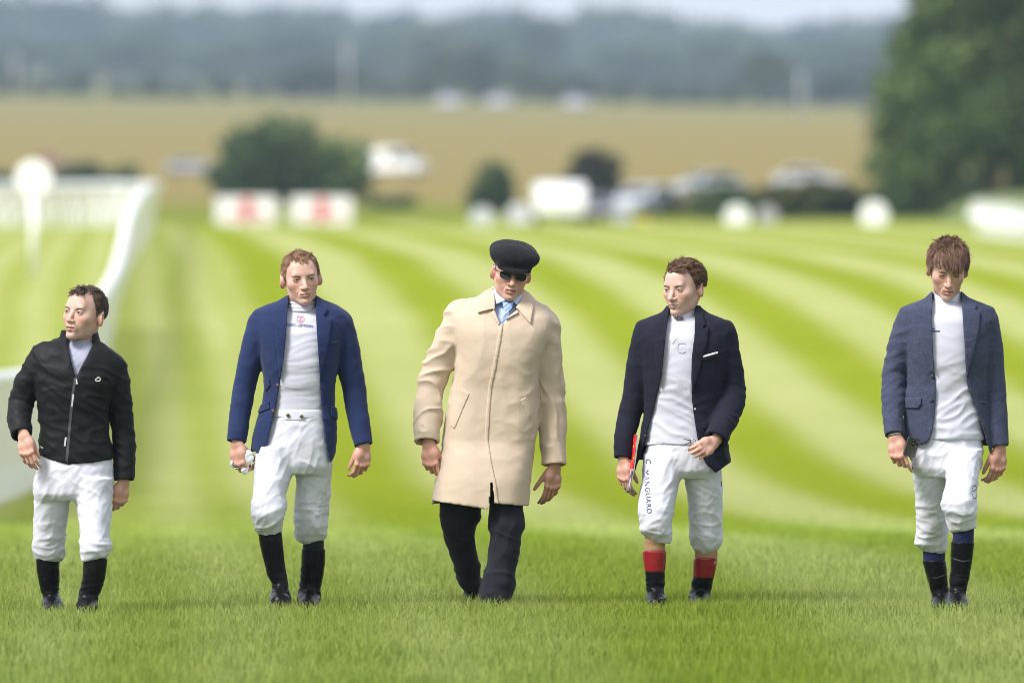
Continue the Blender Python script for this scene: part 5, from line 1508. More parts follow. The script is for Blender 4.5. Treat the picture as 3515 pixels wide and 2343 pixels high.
# ================================================================== man in the raincoat and flat cap (centre)
def man_coat():
    hc = (0.16, 0.145, 0.13)
    hm = hair_material('grey_hair', (0.13, 0.115, 0.10), (0.36, 0.34, 0.31))
    m = Man('person', 1690, 54.1, 'tall man in long beige raincoat, black flat cap and dark sunglasses, in the middle',
            dict(u=1755, v=933, S=1.08, yaw=6, pitch=7, roll=8, haircol=hc, browmat=hm, y=-0.03,
                 hairline=[(0, 0.075), (30, 0.080), (55, 0.05), (66, 0.012), (76, -0.015), (86, 0.008), (100, 0.012), (120, -0.03), (180, -0.07)]),
            skin=(0.58, 0.345, 0.27))
    build_head(m, (1740, 1070, 0.03), dict(jaw=1.06, ear=1.05, slit=0.003, mouth=0.0026, stubble=0.10, nose=1.1, lips=(0.44, 0.18, 0.16), face=1.04))
    build_hair(m, 1500, lambda P: 0.014 + 0 * P[:, 0], lambda P: 0.15 + 0 * P[:, 0], lambda P: np.stack([0 * P[:, 0], 0.5 + 0 * P[:, 0], -1 + 0 * P[:, 0]], 1), 0.2, 0.0011, 4, hm, 0.002, 0.4, 9, None, 0.0015)
    # cap
    F = Field((-0.14, -0.17, -0.02), (0.14, 0.16, 0.18), 0.0034)
    F.ell((0, 0.005, 0.062), (0.094, 0.118, 0.050))
    F.ell((0, -0.045, 0.078), (0.112, 0.088, 0.050), 0.03, 'u', rot3('X', 10))
    F.ell((0, 0.045, 0.085), (0.106, 0.088, 0.050), 0.03)
    F.cone((-0.055, -0.100, 0.040), (0.055, -0.100, 0.040), 0.020, 0.020, 0.02)
    F.ell((0, -0.098, 0.034), (0.076, 0.046, 0.009), 0.006, 'u', rot3('X', 16))
    F.ell((0, 0.012, 0.018), (0.074, 0.094, 0.060), 0.006, 's')
    X, Y, Z = F.co((slice(None),) * 3)
    F.D = np.maximum(F.D, 0.026 + 0.14 * (Y + 0.08) * (Y > -0.08) * 0 - Z - 0.10 * np.minimum(0, Y + 0.05) * -1)
    V, Fq = surface_nets(F, 0, 1); V, Fq = cut_islands(V, Fq, 200)
    ang = np.arctan2(V[:, 0], V[:, 1] - 0.0)
    V = V + vnormals(V, Fq) * (0.0035 * pnoise(V * 22) - 0.0022 * np.exp(-((np.mod(ang * 8 / 6.283 + 0.5, 1) - 0.5) / 0.05) ** 2) * (V[:, 2] > 0.07))[:, None]
    cap = m.mesh('flat_cap', V @ m.HM.T + m.HC, Fq, MAT['cap'])
    # peak edge as its own piece
    F = Field((-0.10, -0.17, 0.0), (0.10, -0.03, 0.07), 0.003)
    F.ell((0, -0.100, 0.0285), (0.076, 0.047, 0.0075), 0.0, 'u', rot3('X', 17))
    X, Y, Z = F.co((slice(None),) * 3)
    F.D = np.maximum(F.D, Y + 0.085)
    V, Fq = surface_nets(F, 0, 1)
    m.mesh('peak', V @ m.HM.T + m.HC, Fq, MAT['cap'], cap)
    # sunglasses
    fr = mat_plain('dark_metal_frame', (0.10, 0.08, 0.06), 0.3, 0.8); ln = mat_plain('dark_lens', (0.006, 0.006, 0.007), 0.08)
    def tr(mb): mb.v = [tuple(m.HM @ np.array(v) + m.HC) for v in mb.v]; return mb
    mb = MB()
    mb.tube([(-0.008, -0.112, 0.004), (0.0, -0.115, 0.006), (0.008, -0.112, 0.004)], 0.0016, 6)
    for sx in (-1, 1): mb.tube([(sx * 0.060, -0.098, 0.008), (sx * 0.073, -0.075, 0.009), (sx * 0.080, 0.0, 0.006), (sx * 0.081, 0.03, -0.004)], 0.0021, 6)
    sg = tr(mb).build('sunglasses', fr, m.root, True)
    for sx in (-1, 1):
        mb = MB(); o_ = [(0.009, 0.009), (0.030, 0.012), (0.056, 0.010), (0.060, 0.004), (0.057, -0.013), (0.046, -0.021), (0.022, -0.021), (0.011, -0.013)]
        vs = []
        for dy in (0, 0.003):
            for a, b in o_: vs.append((sx * a, -0.113 + 7.0 * max(0, a - 0.012) ** 2 + dy, b))
        n = len(o_)
        mb.add(vs, [tuple(range(n)), tuple(range(2 * n - 1, n - 1, -1))] + [(i, n + i, n + (i + 1) % n, (i + 1) % n) for i in range(n)])
        tr(mb).build('lens', ln, sg)
    # coat
    jr = [(1000, 1668, 1812, 0.05, 0.082), (1016, 1640, 1826, 0.045, 0.092), (1035, 1590, 1850, 0.03, 0.104), (1060, 1556, 1884, 0.015, 0.118), (1095, 1545, 1902, 0.0, 0.132), (1150, 1555, 1892, -0.01, 0.146), (1213, 1566, 1866, -0.01, 0.152), (1290, 1560, 1846, -0.005, 0.150), (1340, 1548, 1848, 0, 0.148),
          (1420, 1534, 1850, 0, 0.150), (1504, 1522, 1838, 0, 0.152), (1580, 1508, 1828, -0.01, 0.172), (1660, 1492, 1820, -0.02, 0.188), (1765, 1470, 1812, -0.02, 0.200)]
    s1 = [(1580, 1090, 0.01, 56), (1545, 1170, 0.01, 54), (1500, 1260, 0.02, 52), (1478, 1335, 0.02, 48), (1470, 1420, -0.02, 46), (1466, 1516, -0.07, 45)]
    s2 = [(1872, 1125, 0.01, 50), (1884, 1220, 0.02, 48), (1890, 1320, 0.04, 47), (1896, 1440, 0.04, 46), (1900, 1520, 0.03, 44), (1902, 1596, 0.01, 42)]
    ol = [(1690, 990), (1692, 1020), (1697, 1060), (1708, 1092), (1717, 1115)]
    orr = [(1800, 990), (1795, 1020), (1778, 1060), (1745, 1090), (1720, 1115)]
    hem = [(1465, 1716), (1478, 1718), (1560, 1728), (1640, 1740), (1672, 1748), (1690, 1732), (1697, 1725), (1750, 1730), (1811, 1737), (1830, 1737)]
    def fold(P):
        x, zz = P[:, 0], P[:, 2]
        xl = np.interp(zz, [q[0] for q in m.rows(jr)][::-1], [q[1] for q in m.rows(jr)][::-1]); xr = np.interp(zz, [q[0] for q in m.rows(jr)][::-1], [q[2] for q in m.rows(jr)][::-1])
        sl = np.clip((xl - x) / 0.03 + 0.6, 0, 1); sr = np.clip((x - xr) / 0.03 + 0.6, 0, 1)
        d = wrinkle(P, 0.014, 24, 15, 4.5, 7.0, 0.6, 1.9) * sl + wrinkle(P, 0.012, -58, 13, 4.0, 3.0, 0.6, 1.4) * sr
        low = np.clip(1.25 - np.abs(zz - m.P(0, 1400)[2]) / 0.22, 0, 1)
        body = (1 - sl) * (1 - sr)
        d += body * wrinkle(P, 0.010, 33, 8.5, 2.6, 5.0, 0.5, 1.5) * np.clip(x / 0.12 + 0.15, 0, 1) * low
        d += body * wrinkle(P, 0.004, 80, 7, 1.6, 9.0, 0.4)
        return d
    vent = [(1690, 1640), (1686, 1665), (1683, 1700), (1674, 1760)]; ventr = [(1690.5, 1640), (1691, 1665), (1694, 1700), (1698, 1760)]
    C = g_jacket(m, 'raincoat', jr, [s1, s2], MAT['beige'], hem, (ol, orr, 1116), amp=0.002, hemback=1730, folds=fold, kblend=0.025, p=2.8)
    # open the front vent below the last button
    bm = bmesh.new(); bm.from_mesh(C.data)
    a = m.xz(vent); b = m.xz(ventr)
    fa = cr([q[1] for q in a], [q[0] for q in a]); fb = cr([q[1] for q in b], [q[0] for q in b])
    ztop = m.P(0, 1640)[2]
    kill = [v for v in bm.verts if v.co.z < ztop and v.co.y < 0 and fa(v.co.z) < v.co.x < fb(v.co.z)]
    bmesh.ops.delete(bm, geom=kill, context='VERTS'); bm.to_mesh(C.data); bm.free()
    # overlapping right front panel edge, placket, collar, pockets
    g_slab(m, C, 'placket', [(1716, 1112), (1706, 1170), (1690, 1260), (1676, 1326), (1668, 1420), (1663, 1505), (1676, 1585), (1692, 1660), (1699, 1724), (1712, 1726), (1704, 1660), (1688, 1585), (1676, 1505), (1681, 1420), (1689, 1326), (1703, 1260), (1719, 1170), (1728, 1108)], MAT['beige'], out=0.0055, h=0.004)
    g_slab(m, C, 'collar_leaf', [(1694, 985), (1662, 1000), (1646, 1040), (1638, 1074), (1690, 1060), (1697, 1066), (1700, 1045)], MAT['beige'], out=0.015, inn=-0.002)
    g_slab(m, C, 'collar_leaf', [(1797, 990), (1812, 1005), (1832, 1050), (1821, 1111), (1779, 1062), (1770, 1055), (1785, 1035)], MAT['beige'], out=0.015, inn=-0.002)
    g_slab(m, C, 'lapel', [(1697, 1062), (1684, 1074), (1712, 1114), (1718, 1114), (1708, 1090)], MAT['beige'], out=0.010)
    g_slab(m, C, 'lapel', [(1776, 1062), (1780, 1074), (1734, 1098), (1722, 1114), (1745, 1086)], MAT['beige'], out=0.012)
    g_slab(m, C, 'pocket_welt', [(1584, 1328), (1612, 1350), (1560, 1472), (1546, 1462)], MAT['beige'], out=0.004)
    g_slab(m, C, 'pocket_welt', [(1786, 1372), (1806, 1362), (1834, 1410), (1816, 1440)], MAT['beige'], out=0.004)
    g_slab(m, C, 'pocket_tab', [(1818, 1496), (1834, 1490), (1835, 1508), (1822, 1516)], MAT['beige'], out=0.004)
    for cl_, sg_ in ((s1, 1), (s2, -1)):
        pass
    # shirt and tie
    sh = [(1010, 1692, 1795, 0.03, 0.06), (1050, 1660, 1830, 0.02, 0.085), (1110, 1600, 1850, 0, 0.115), (1300, 1600, 1810, 0, 0.118), (1500, 1600, 1800, 0, 0.115)]
    S = g_solid(m, 'shirt', [sh], MAT['sky_shirt'], [[(1745, 1065, 0.025, 44), (1748, 1020, 0.02, 43)]], k=0.03, h=0.009)
    F_ = m.rows([(980, 1690, 1806, 0.02, 0.074), (1010, 1688, 1806, 0.014, 0.078), (1045, 1680, 1812, 0.0, 0.086), (1075, 1670, 1820, -0.004, 0.098)])
    zf = lambda P: 0 * P[:, 0]
    g_slab(m, S, 'collar_leaf', [(1689, 985), (1690, 1015), (1702, 1046), (1724, 1036), (1738, 1032), (1712, 1008), (1694, 982)], MAT['sky_shirt'], rows=F_, out=0.012, inn=0.002, p=2.1, disp=zf)
    g_slab(m, S, 'collar_leaf', [(1796, 1000), (1791, 1024), (1776, 1048), (1764, 1038), (1756, 1034), (1774, 1016), (1794, 998)], MAT['sky_shirt'], rows=F_, out=0.012, inn=0.002, p=2.1, disp=zf)
    t = NT('striped_tie'); o = t.objco(); sp = t.new('ShaderNodeSeparateXYZ'); t.l.new(o, sp.inputs[0])
    w = t.math('SINE', t.math('MULTIPLY', t.math('ADD', sp.outputs[0], t.math('MULTIPLY', sp.outputs[2], 0.25)), 1100.0))
    t.set(t.p.inputs['Base Color'], t.mix(t.ramp(w, -0.2, 0.4), (0.09, 0.16, 0.42, 1), (0.42, 0.58, 0.82, 1))); t.p.inputs['Roughness'].default_value = 0.5
    T_ = g_slab(m, S, 'tie', [(1724, 1036), (1764, 1037), (1756, 1060), (1748, 1068), (1752, 1125), (1716, 1125), (1734, 1068), (1728, 1056)], t.m, rows=F_, out=0.016, inn=-0.01, p=2.1, disp=zf, h=0.003)
    # trousers
    pel = [(1480, 1600, 1800, 0, 0.11), (1560, 1560, 1800, 0, 0.118), (1640, 1540, 1796, 0, 0.115), (1680, 1560, 1770, 0, 0.09)]
    ll = [(1600, 1520, 1680, 0.03, 0.11), (1700, 1514, 1660, 0.07, 0.102), (1736, 1512, 1654, 0.085, 0.098), (1780, 1514, 1650, 0.10, 0.092), (1805, 1517, 1638, 0.11, 0.090), (1840, 1526, 1630, 0.15, 0.086), (1880, 1537, 1634, 0.21, 0.086), (1930, 1556, 1645, 0.28, 0.088), (1970, 1566, 1652, 0.33, 0.09), (2012, 1580, 1655, 0.38, 0.088), (2026, 1592, 1650, 0.39, 0.075)]
    lr = [(1600, 1684, 1800, -0.01, 0.100), (1700, 1684, 1796, -0.03, 0.096), (1740, 1682, 1794, -0.05, 0.096), (1785, 1677, 1798, -0.085, 0.094), (1805, 1678, 1800, -0.09, 0.094), (1840, 1682, 1788, -0.09, 0.090), (1900, 1676, 1782, -0.09, 0.088), (1960, 1662, 1771, -0.09, 0.09), (2010, 1650, 1764, -0.09, 0.094), (2045, 1646, 1755, -0.095, 0.098), (2066, 1648, 1742, -0.095, 0.098)]
    def tw(P):
        z = P[:, 2]
        kn = np.exp(-((z - m.P(0, 1800)[2]) / 0.09) ** 2); an = np.exp(-((z - m.P(0, 2000)[2]) / 0.09) ** 2)
        cr_ = np.zeros(len(P))
        return wrinkle(P, 0.011, -20, 13, 4, 3.0, 0.6, 1.5) * (0.25 + 0.6 * kn + 0.8 * an) + wrinkle(P, 0.005, 70, 13, 3, 8.0)
    T = g_solid(m, 'trousers', [pel, ll, lr], MAT['charcoal'], h=0.0052, k=0.018, wr=tw)
    tb = bvh_of(T)
    boot(m, [(2000, 1592, 1648, 0.40, 0.045), (2060, 1592, 1648, 0.40, 0.048)], [(1620, 2056, 0.42, 26), (1622, 2068, 0.35, 25), (1626, 2076, 0.29, 19)], MAT['boot'], 'shoe')
    boot(m, [(2020, 1672, 1732, -0.09, 0.045), (2070, 1672, 1732, -0.09, 0.05)], [(1702, 2066, -0.06, 28), (1704, 2068, -0.14, 26), (1706, 2078, -0.21, 20)], MAT['boot'], 'shoe')
    build_hand(m, (1472, 1524, -0.075), (0.08, -0.1, -1), (0.85, -0.45, 0), (0.35, 0.8, 0.9, 0.95), (0.85, 0.25, 0.35), 1.06, flip=-1, tcurl=0.4)
    build_hand(m, (1903, 1603, 0.01), (-0.10, -0.02, -1), (-0.85, -0.5, 0), (0.35, 0.45, 0.5, 0.55), (0.8, 0.5, 0.2), 1.06, flip=1, tcurl=0.3, col=(0.46, 0.25, 0.18))
    finish_body(m, [(1040, 1690, 1800, 0.02, 0.05), (1080, 1620, 1840, 0.01, 0.08), (1250, 1620, 1800, 0, 0.1), (1450, 1620, 1780, 0, 0.09), (1600, 1600, 1770, 0, 0.09), (1660, 1600, 1760, 0, 0.07)],
                [[(1590, 1095, 0.01, 32), (1488, 1300, 0.02, 27), (1470, 1520, -0.07, 19)], [(1865, 1130, 0.01, 32), (1890, 1350, 0.04, 26), (1903, 1600, 0.01, 19)]],
                [[(1610, 1620, 0.03, 48), (1580, 1800, 0.11, 32), (1618, 2010, 0.38, 15)], [(1740, 1620, -0.03, 48), (1738, 1800, -0.09, 32), (1704, 2040, -0.09, 15)]])
    return m
man_coat()
# ================================================================== man in the dark navy blazer with the race card
def man_card():
    hc = (0.075, 0.040, 0.024)
    hm = hair_material('wavy_brown_hair', (0.055, 0.029, 0.018), (0.30, 0.165, 0.098))
    m = Man('person', 2350, 54.1, 'man in dark navy blazer with white pocket square and red-topped black boots',
            dict(u=2347, v=986, S=1.10, yaw=-33, pitch=6, roll=0, haircol=hc, browmat=hm, gaze=(-5, 14), brows=(0.0115, 0.0175, 0.0150), SZ=0.97,
                 hairline=[(0, 0.072), (18, 0.074), (34, 0.082), (48, 0.066), (58, 0.040), (68, 0.008), (78, -0.026), (87, 0.006), (100, 0.012), (120, -0.03), (180, -0.078)]),
            skin=(0.63, 0.41, 0.335))
    build_head(m, (2338, 1120, 0.025), dict(jaw=1.0, ear=1.10, slit=0.0030, stubble=0.10, nose=1.0, lips=(0.47, 0.23, 0.19)))
    front = lambda P: np.clip((-P[:, 1] + 0.01) / 0.06, 0, 1)
    top = lambda P: np.clip((P[:, 2] - 0.04) / 0.05, 0, 1)
    build_hair(m, 2800, lambda P: 0.020 + 0.028 * top(P), lambda P: 0.15 + 0.25 * top(P) * front(P),
               lambda P: np.stack([0.9 * top(P) + 0.2 * P[:, 0] / 0.08, 0.75 + 0 * P[:, 0], -0.8 + 0.9 * top(P)], 1), curl=0.28, rad=0.0013, segs=5, mat=hm, thick=0.012, clump=0.7, seed=11)
    jr = [(1048, 2290, 2402, 0.04, 0.066), (1070, 2272, 2424, 0.035, 0.078), (1092, 2222, 2478, 0.02, 0.092), (1112, 2186, 2510, 0.01, 0.106), (1150, 2184, 2512, 0.0, 0.120), (1207, 2196, 2500, -0.005, 0.134), (1283, 2205, 2486, -0.005, 0.136),
          (1360, 2214, 2476, 0, 0.128), (1411, 2212, 2478, 0, 0.124), (1487, 2198, 2490, 0, 0.130), (1550, 2188, 2502, 0, 0.136), (1640, 2176, 2512, 0, 0.142)]
    s1 = [(2218, 1152, 0.01, 48), (2196, 1250, 0.02, 45), (2180, 1350, 0.03, 41), (2156, 1440, 0.02, 39), (2144, 1500, -0.01, 36), (2138, 1572, -0.03, 30)]
    s2 = [(2480, 1152, 0.0, 48), (2502, 1250, 0.01, 46), (2516, 1330, 0.02, 44), (2512, 1380, -0.02, 44), (2490, 1440, -0.09, 42), (2456, 1510, -0.19, 40)]
    ol = [(2300, 1040), (2298, 1080), (2290, 1120), (2284, 1156), (2276, 1230), (2271, 1283), (2256, 1360), (2238, 1426), (2216, 1510), (2184, 1618), (2176, 1650)]
    orr = [(2386, 1040), (2388, 1080), (2387, 1105), (2382, 1160), (2374, 1232), (2372, 1300), (2374, 1360), (2382, 1430), (2391, 1487), (2402, 1540), (2422, 1590), (2450, 1618), (2462, 1640)]
    J = g_jacket(m, 'jacket', jr, [s1, s2], MAT['dark_navy'], [(2170, 1622), (2183, 1622), (2200, 1612), (2300, 1612), (2420, 1620), (2456, 1623), (2480, 1608), (2511, 1584), (2530, 1580)], (ol, orr), amp=0.0045, hemback=1580,
                 folds=lambda P: wrinkle(P, 0.006, -30, 16, 4, 2.2, 0.6, 1.5) * np.clip((P[:, 0] - 0.14) / 0.05, 0, 1))
    g_slab(m, J, 'lapel', [(2300, 1052), (2280, 1072), (2254, 1110), (2258, 1132), (2240, 1122), (2244, 1180), (2262, 1330), (2272, 1284), (2280, 1200), (2289, 1120)], MAT['dark_navy'], out=0.012)
    g_slab(m, J, 'lapel', [(2387, 1058), (2412, 1072), (2422, 1112), (2412, 1128), (2434, 1122), (2428, 1170), (2400, 1270), (2376, 1350), (2374, 1232), (2384, 1150)], MAT['dark_navy'], out=0.012)
    g_slab(m, J, 'pocket_square', [(2407, 1221), (2464, 1206), (2466, 1213), (2409, 1229)], MAT['print_white'], out=0.010)
    g_slab(m, J, 'breast_pocket', [(2406, 1230), (2466, 1214), (2466, 1226), (2406, 1242)], MAT['dark_navy'], out=0.007)
    g_slab(m, J, 'pocket_flap', [(2410, 1448), (2466, 1440), (2468, 1462), (2412, 1472)], MAT['dark_navy'], out=0.007)
    jb = bvh_of(J)
    for uv in ((2240, 1418), (2217, 1498)): button(m, J, jb, uv, 6, MAT['dark_button'])
    button(m, J, jb, (2386, 1403), 3.5, MAT['print_grey']); 
    sh = [(1080, 2295, 2395, 0.02, 0.052), (1096, 2270, 2425, 0.015, 0.066), (1118, 2236, 2460, 0.01, 0.092), (1170, 2225, 2470, -0.005, 0.116), (1283, 2225, 2465, -0.01, 0.122), (1360, 2228, 2458, -0.005, 0.116), (1430, 2222, 2460, 0, 0.112), (1500, 2214, 2462, 0, 0.116), (1524, 2210, 2462, 0, 0.119)]
    def shw(P):
        lo_ = np.clip((m.P(0, 1260)[2] - P[:, 2]) / 0.1, 0, 1)
        return wrinkle(P, 0.0075, -26, 22, 3.2, 4.2, 0.5, 1.4) * lo_ + wrinkle(P, 0.002, 10, 20, 5, 1.0)
    S = g_solid(m, 'base_layer', [sh], MAT['white_shirt'], [[(2340, 1118, 0.02, 43), (2342, 1070, 0.024, 41)]], k=0.03, wr=shw, h=0.007)
    cl = g_solid(m, 'roll_collar', [[(1058, 2298, 2386, 0.024, 0.058), (1066, 2295, 2390, 0.022, 0.064), (1090, 2294, 2391, 0.016, 0.070), (1104, 2296, 2390, 0.012, 0.072), (1110, 2302, 2384, 0.012, 0.066)]], MAT['white_shirt'], h=0.004, wr=lambda P: 0.0012 * np.sin(P[:, 2] * 300), parent=S)
    cb = bvh_of(cl)
    lettering(m, cl, cb, 'CROSS', (2332, 1091), 9, MAT['print_black'], 8, font_off=0.02); lettering(m, cl, cb, 'HORSE', (2334, 1098), 9, MAT['print_black'], 8, font_off=0.02)
    strip(m, cl, cb, [(2326, 1103), (2336, 1107)], 5, MAT['print_black'], 'emblem')
    sb = bvh_of(S)
    lettering(m, S, sb, 'M', (2308, 1178), 62, MAT['print_grey'], 0, 'emblem', 0.85); lettering(m, S, sb, 'C', (2336, 1194), 56, MAT['print_grey'], 0, 'emblem', 0.9)
    strip(m, S, sb, [(2238, 1512), (2290, 1520), (2340, 1524), (2386, 1527)], 2.5, MAT['print_grey'], 'hem_seam')
    pel = [(1500, 2222, 2455, 0, 0.108), (1530, 2218, 2460, 0, 0.114), (1570, 2212, 2466, 0, 0.120), (1610, 2208, 2470, 0, 0.120), (1640, 2225, 2460, 0, 0.09)]
    ll = [(1560, 2212, 2345, -0.02, 0.112), (1620, 2206, 2343, -0.045, 0.108), (1670, 2200, 2328, -0.07, 0.102), (1720, 2192, 2318, -0.095, 0.098), (1754, 2189, 2313, -0.11, 0.096), (1790, 2194, 2308, -0.115, 0.092), (1820, 2198, 2307, -0.11, 0.086), (1842, 2212, 2306, -0.10, 0.076), (1862, 2238, 2302, -0.095, 0.058)]
    lr = [(1560, 2340, 2476, 0.02, 0.110), (1620, 2346, 2478, 0.035, 0.108), (1670, 2354, 2480, 0.05, 0.104), (1720, 2362, 2482, 0.07, 0.100), (1770, 2365, 2481, 0.09, 0.098), (1820, 2366, 2480, 0.11, 0.096), (1852, 2368, 2481, 0.12, 0.092), (1876, 2373, 2473, 0.125, 0.080), (1898, 2395, 2440, 0.13, 0.055)]
    zk = m.P(0, 1800)[2]
    T = g_solid(m, 'breeches', [pel, ll, lr], MAT['white'], h=0.0062, k=0.018, wr=breeches_wr(m, 0.0062, zk))
    tb = bvh_of(T)
    lettering(m, T, tb, 'MANGUARD', (2222, 1686), 24, MAT['print_navy'], -86, spacing=1.14, font_off=0.0, y=-0.15)
    lettering(m, T, tb, 'C', (2224, 1582), 25, MAT['print_navy'], -86, y=-0.1)
    strip(m, T, tb, [(2474, 1612), (2475, 1632)], 5, MAT['print_navy'], 'lettering', y=0.03); strip(m, T, tb, [(2476, 1650), (2476, 1668)], 4, MAT['print_navy'], 'lettering', y=0.03)
    # tan socks, red-topped boots
    for rows_s, rows_r, rows_b, foot in (
        ([(1835, 2212, 2284, -0.10, 0.052), (1905, 2212, 2283, -0.095, 0.052)], [(1888, 2206, 2286, -0.095, 0.060), (1925, 2209, 2285, -0.092, 0.058), (1962, 2214, 2282, -0.09, 0.056)],
         [(1958, 2213, 2282, -0.09, 0.0555), (2000, 2219, 2282, -0.085, 0.052), (2040, 2222, 2281, -0.085, 0.050), (2062, 2222, 2280, -0.085, 0.050)], [(2252, 2060, -0.06, 29), (2252, 2064, -0.14, 30), (2252, 2070, -0.21, 27)]),
        ([(1872, 2386, 2464, 0.12, 0.052), (1935, 2384, 2462, 0.12, 0.052)], [(1912, 2382, 2464, 0.12, 0.060), (1945, 2380, 2458, 0.125, 0.058), (1982, 2378, 2450, 0.13, 0.056)],
         [(1978, 2378, 2450, 0.13, 0.0555), (2010, 2374, 2442, 0.135, 0.052), (2045, 2369, 2434, 0.14, 0.050), (2060, 2369, 2434, 0.14, 0.050)], [(2402, 2060, 0.15, 29), (2400, 2064, 0.08, 30), (2398, 2070, 0.0, 26)])):
        g_solid(m, 'sock', [rows_s], MAT['sock_tan'], h=0.006, wr=lambda P: 0.001 * np.sin(P[:, 2] * 180))
        b = boot(m, rows_b, foot, MAT['boot'])
        g_solid(m, 'boot_top', [rows_r], MAT['red_leather'], h=0.005, parent=b, wr=lambda P: wrinkle(P, 0.003, 70, 14, 5, 3.0))
    hl = build_hand(m, (2140, 1578, -0.035), (0.02, -0.02, -1), (0.70, -0.70, 0), (0.35, 0.4, 0.45, 0.5), (0.9, 0.15, 0.45), 0.98, flip=-1, tcurl=0.4)
    hr = build_hand(m, (2450, 1516, -0.20), (-0.55, -0.62, -0.35), (-0.45, 0.0, 0.8), (1.15, 1.2, 1.25, 1.25), (0.7, 0.15, 0.75), 1.0, flip=1, tcurl=0.9)
    finish_body(m, [(1100, 2300, 2385, 0.02, 0.05), (1130, 2240, 2455, 0.01, 0.075), (1250, 2240, 2450, 0, 0.095), (1400, 2245, 2440, 0, 0.088), (1540, 2240, 2440, 0, 0.09), (1600, 2245, 2430, 0, 0.075)],
                [[(2222, 1155, 0.01, 32), (2178, 1360, 0.03, 27), (2140, 1574, -0.03, 18)], [(2476, 1155, 0.0, 32), (2512, 1360, 0.0, 27), (2454, 1512, -0.19, 19)]],
                [[(2275, 1570, -0.02, 48), (2250, 1770, -0.10, 32), (2250, 2040, -0.085, 15)], [(2410, 1570, 0.02, 48), (2424, 1800, 0.10, 32), (2404, 2040, 0.14, 15)]])
    # race card held against the forearm
    c = empty('race_card', Vector(m.P(2158, 1590, -0.06)) + m.base)
    tag(c, 'red folded race card held edge-on by the man in dark navy', 'race card')
    t = NT('race_card_cover'); o = t.objco(); sp = t.new('ShaderNodeSeparateXYZ'); t.l.new(o, sp.inputs[0])
    band = t.ramp(t.noise(t.scale(o, (20, 20, 26)), 1.0, 2), 0.45, 0.55)
    colr = t.mix(t.ramp(sp.outputs[2], -0.03, -0.02), t.mix(band, (0.60, 0.42, 0.40, 1), (0.10, 0.08, 0.12, 1)), t.mix(t.ramp(t.noise(o, 30, 1), 0.62, 0.66), (0.62, 0.015, 0.02, 1), (0.72, 0.52, 0.06, 1)))
    t.set(t.p.inputs['Base Color'], colr); t.p.inputs['Roughness'].default_value = 0.35
    a = np.array(m.P(2172, 1490, -0.02)) - np.array(m.P(2158, 1590, -0.06)); b = np.array(m.P(2150, 1690, -0.10)) - np.array(m.P(2158, 1590, -0.06))
    def sheet(off, w0, w1, dx):
        mb = MB(); n = 8; vs = []
        for i in range(n + 1):
            q = a + (b - a) * i / n
            bow = 0.006 * math.sin(math.pi * i / n)
            wd = 0.035 + 0.03 * math.sin(math.pi * (i / n) ** 0.8)
            for sgn, sx_ in ((-1, dx), (1, -dx)):
                vs.append((q[0] + bow + off + sx_ * 0.5 + (0.011 if sgn < 0 else -0.006) * (1.1 - i / n * 0.7), q[1] + sgn * wd - 0.01, q[2]))
        k = len(vs)
        vs += [(x + 0.0035, y, z) for x, y, z in vs]
        fs = []
        for i in range(n):
            j = 2 * i
            fs += [(j, j + 1, j + 3, j + 2), (k + j, k + j + 2, k + j + 3, k + j + 1), (j, j + 2, k + j + 2, k + j), (j + 1, k + j + 1, k + j + 3, j + 3)]
        fs += [(0, k, k + 1, 1), (2 * n, 2 * n + 1, k + 2 * n + 1, k + 2 * n)]
        mb.add(vs, fs); return mb
    sheet(0.0, 0, 0, 0.004).build('cover', t.m, c, True)
    sheet(0.007, 0, 0, 0.002).build('inner_pages', mat_plain('grey_paper', (0.30, 0.29, 0.31), 0.6), c, True)
    # keys held in the near hand
    kx = Vector(hr['W'] + hr['f'] * 0.085 + hr['s'] * 0.055 + hr['n'] * 0.03)
    k_ = empty('bunch_of_keys', kx + m.base)
    tag(k_, 'small bunch of dark keys in the raised hand of the man in dark navy', 'keys')
    mb = MB(); ring = [(0.012 * math.cos(i * math.pi / 6), -0.004, 0.012 * math.sin(i * math.pi / 6)) for i in range(13)]
    mb.tube(ring, 0.0022, 6); mb.build('key_ring', MAT['steel'], k_, True)
    dk = mat_plain('dark_key_metal', (0.10, 0.09, 0.08), 0.35, 0.9)
    for an in (200, 165, 240):
        mb = MB(); d = Vector((math.cos(R(an)), -0.3, math.sin(R(an)))).normalized()
        mb.tube([d * 0.012, d * 0.022], 0.008, 8, flat=0.35); mb.tube([d * 0.02, d * 0.045], 0.0032, 6, flat=0.6); mb.build('key', dk, k_, False)
    return m
man_card()
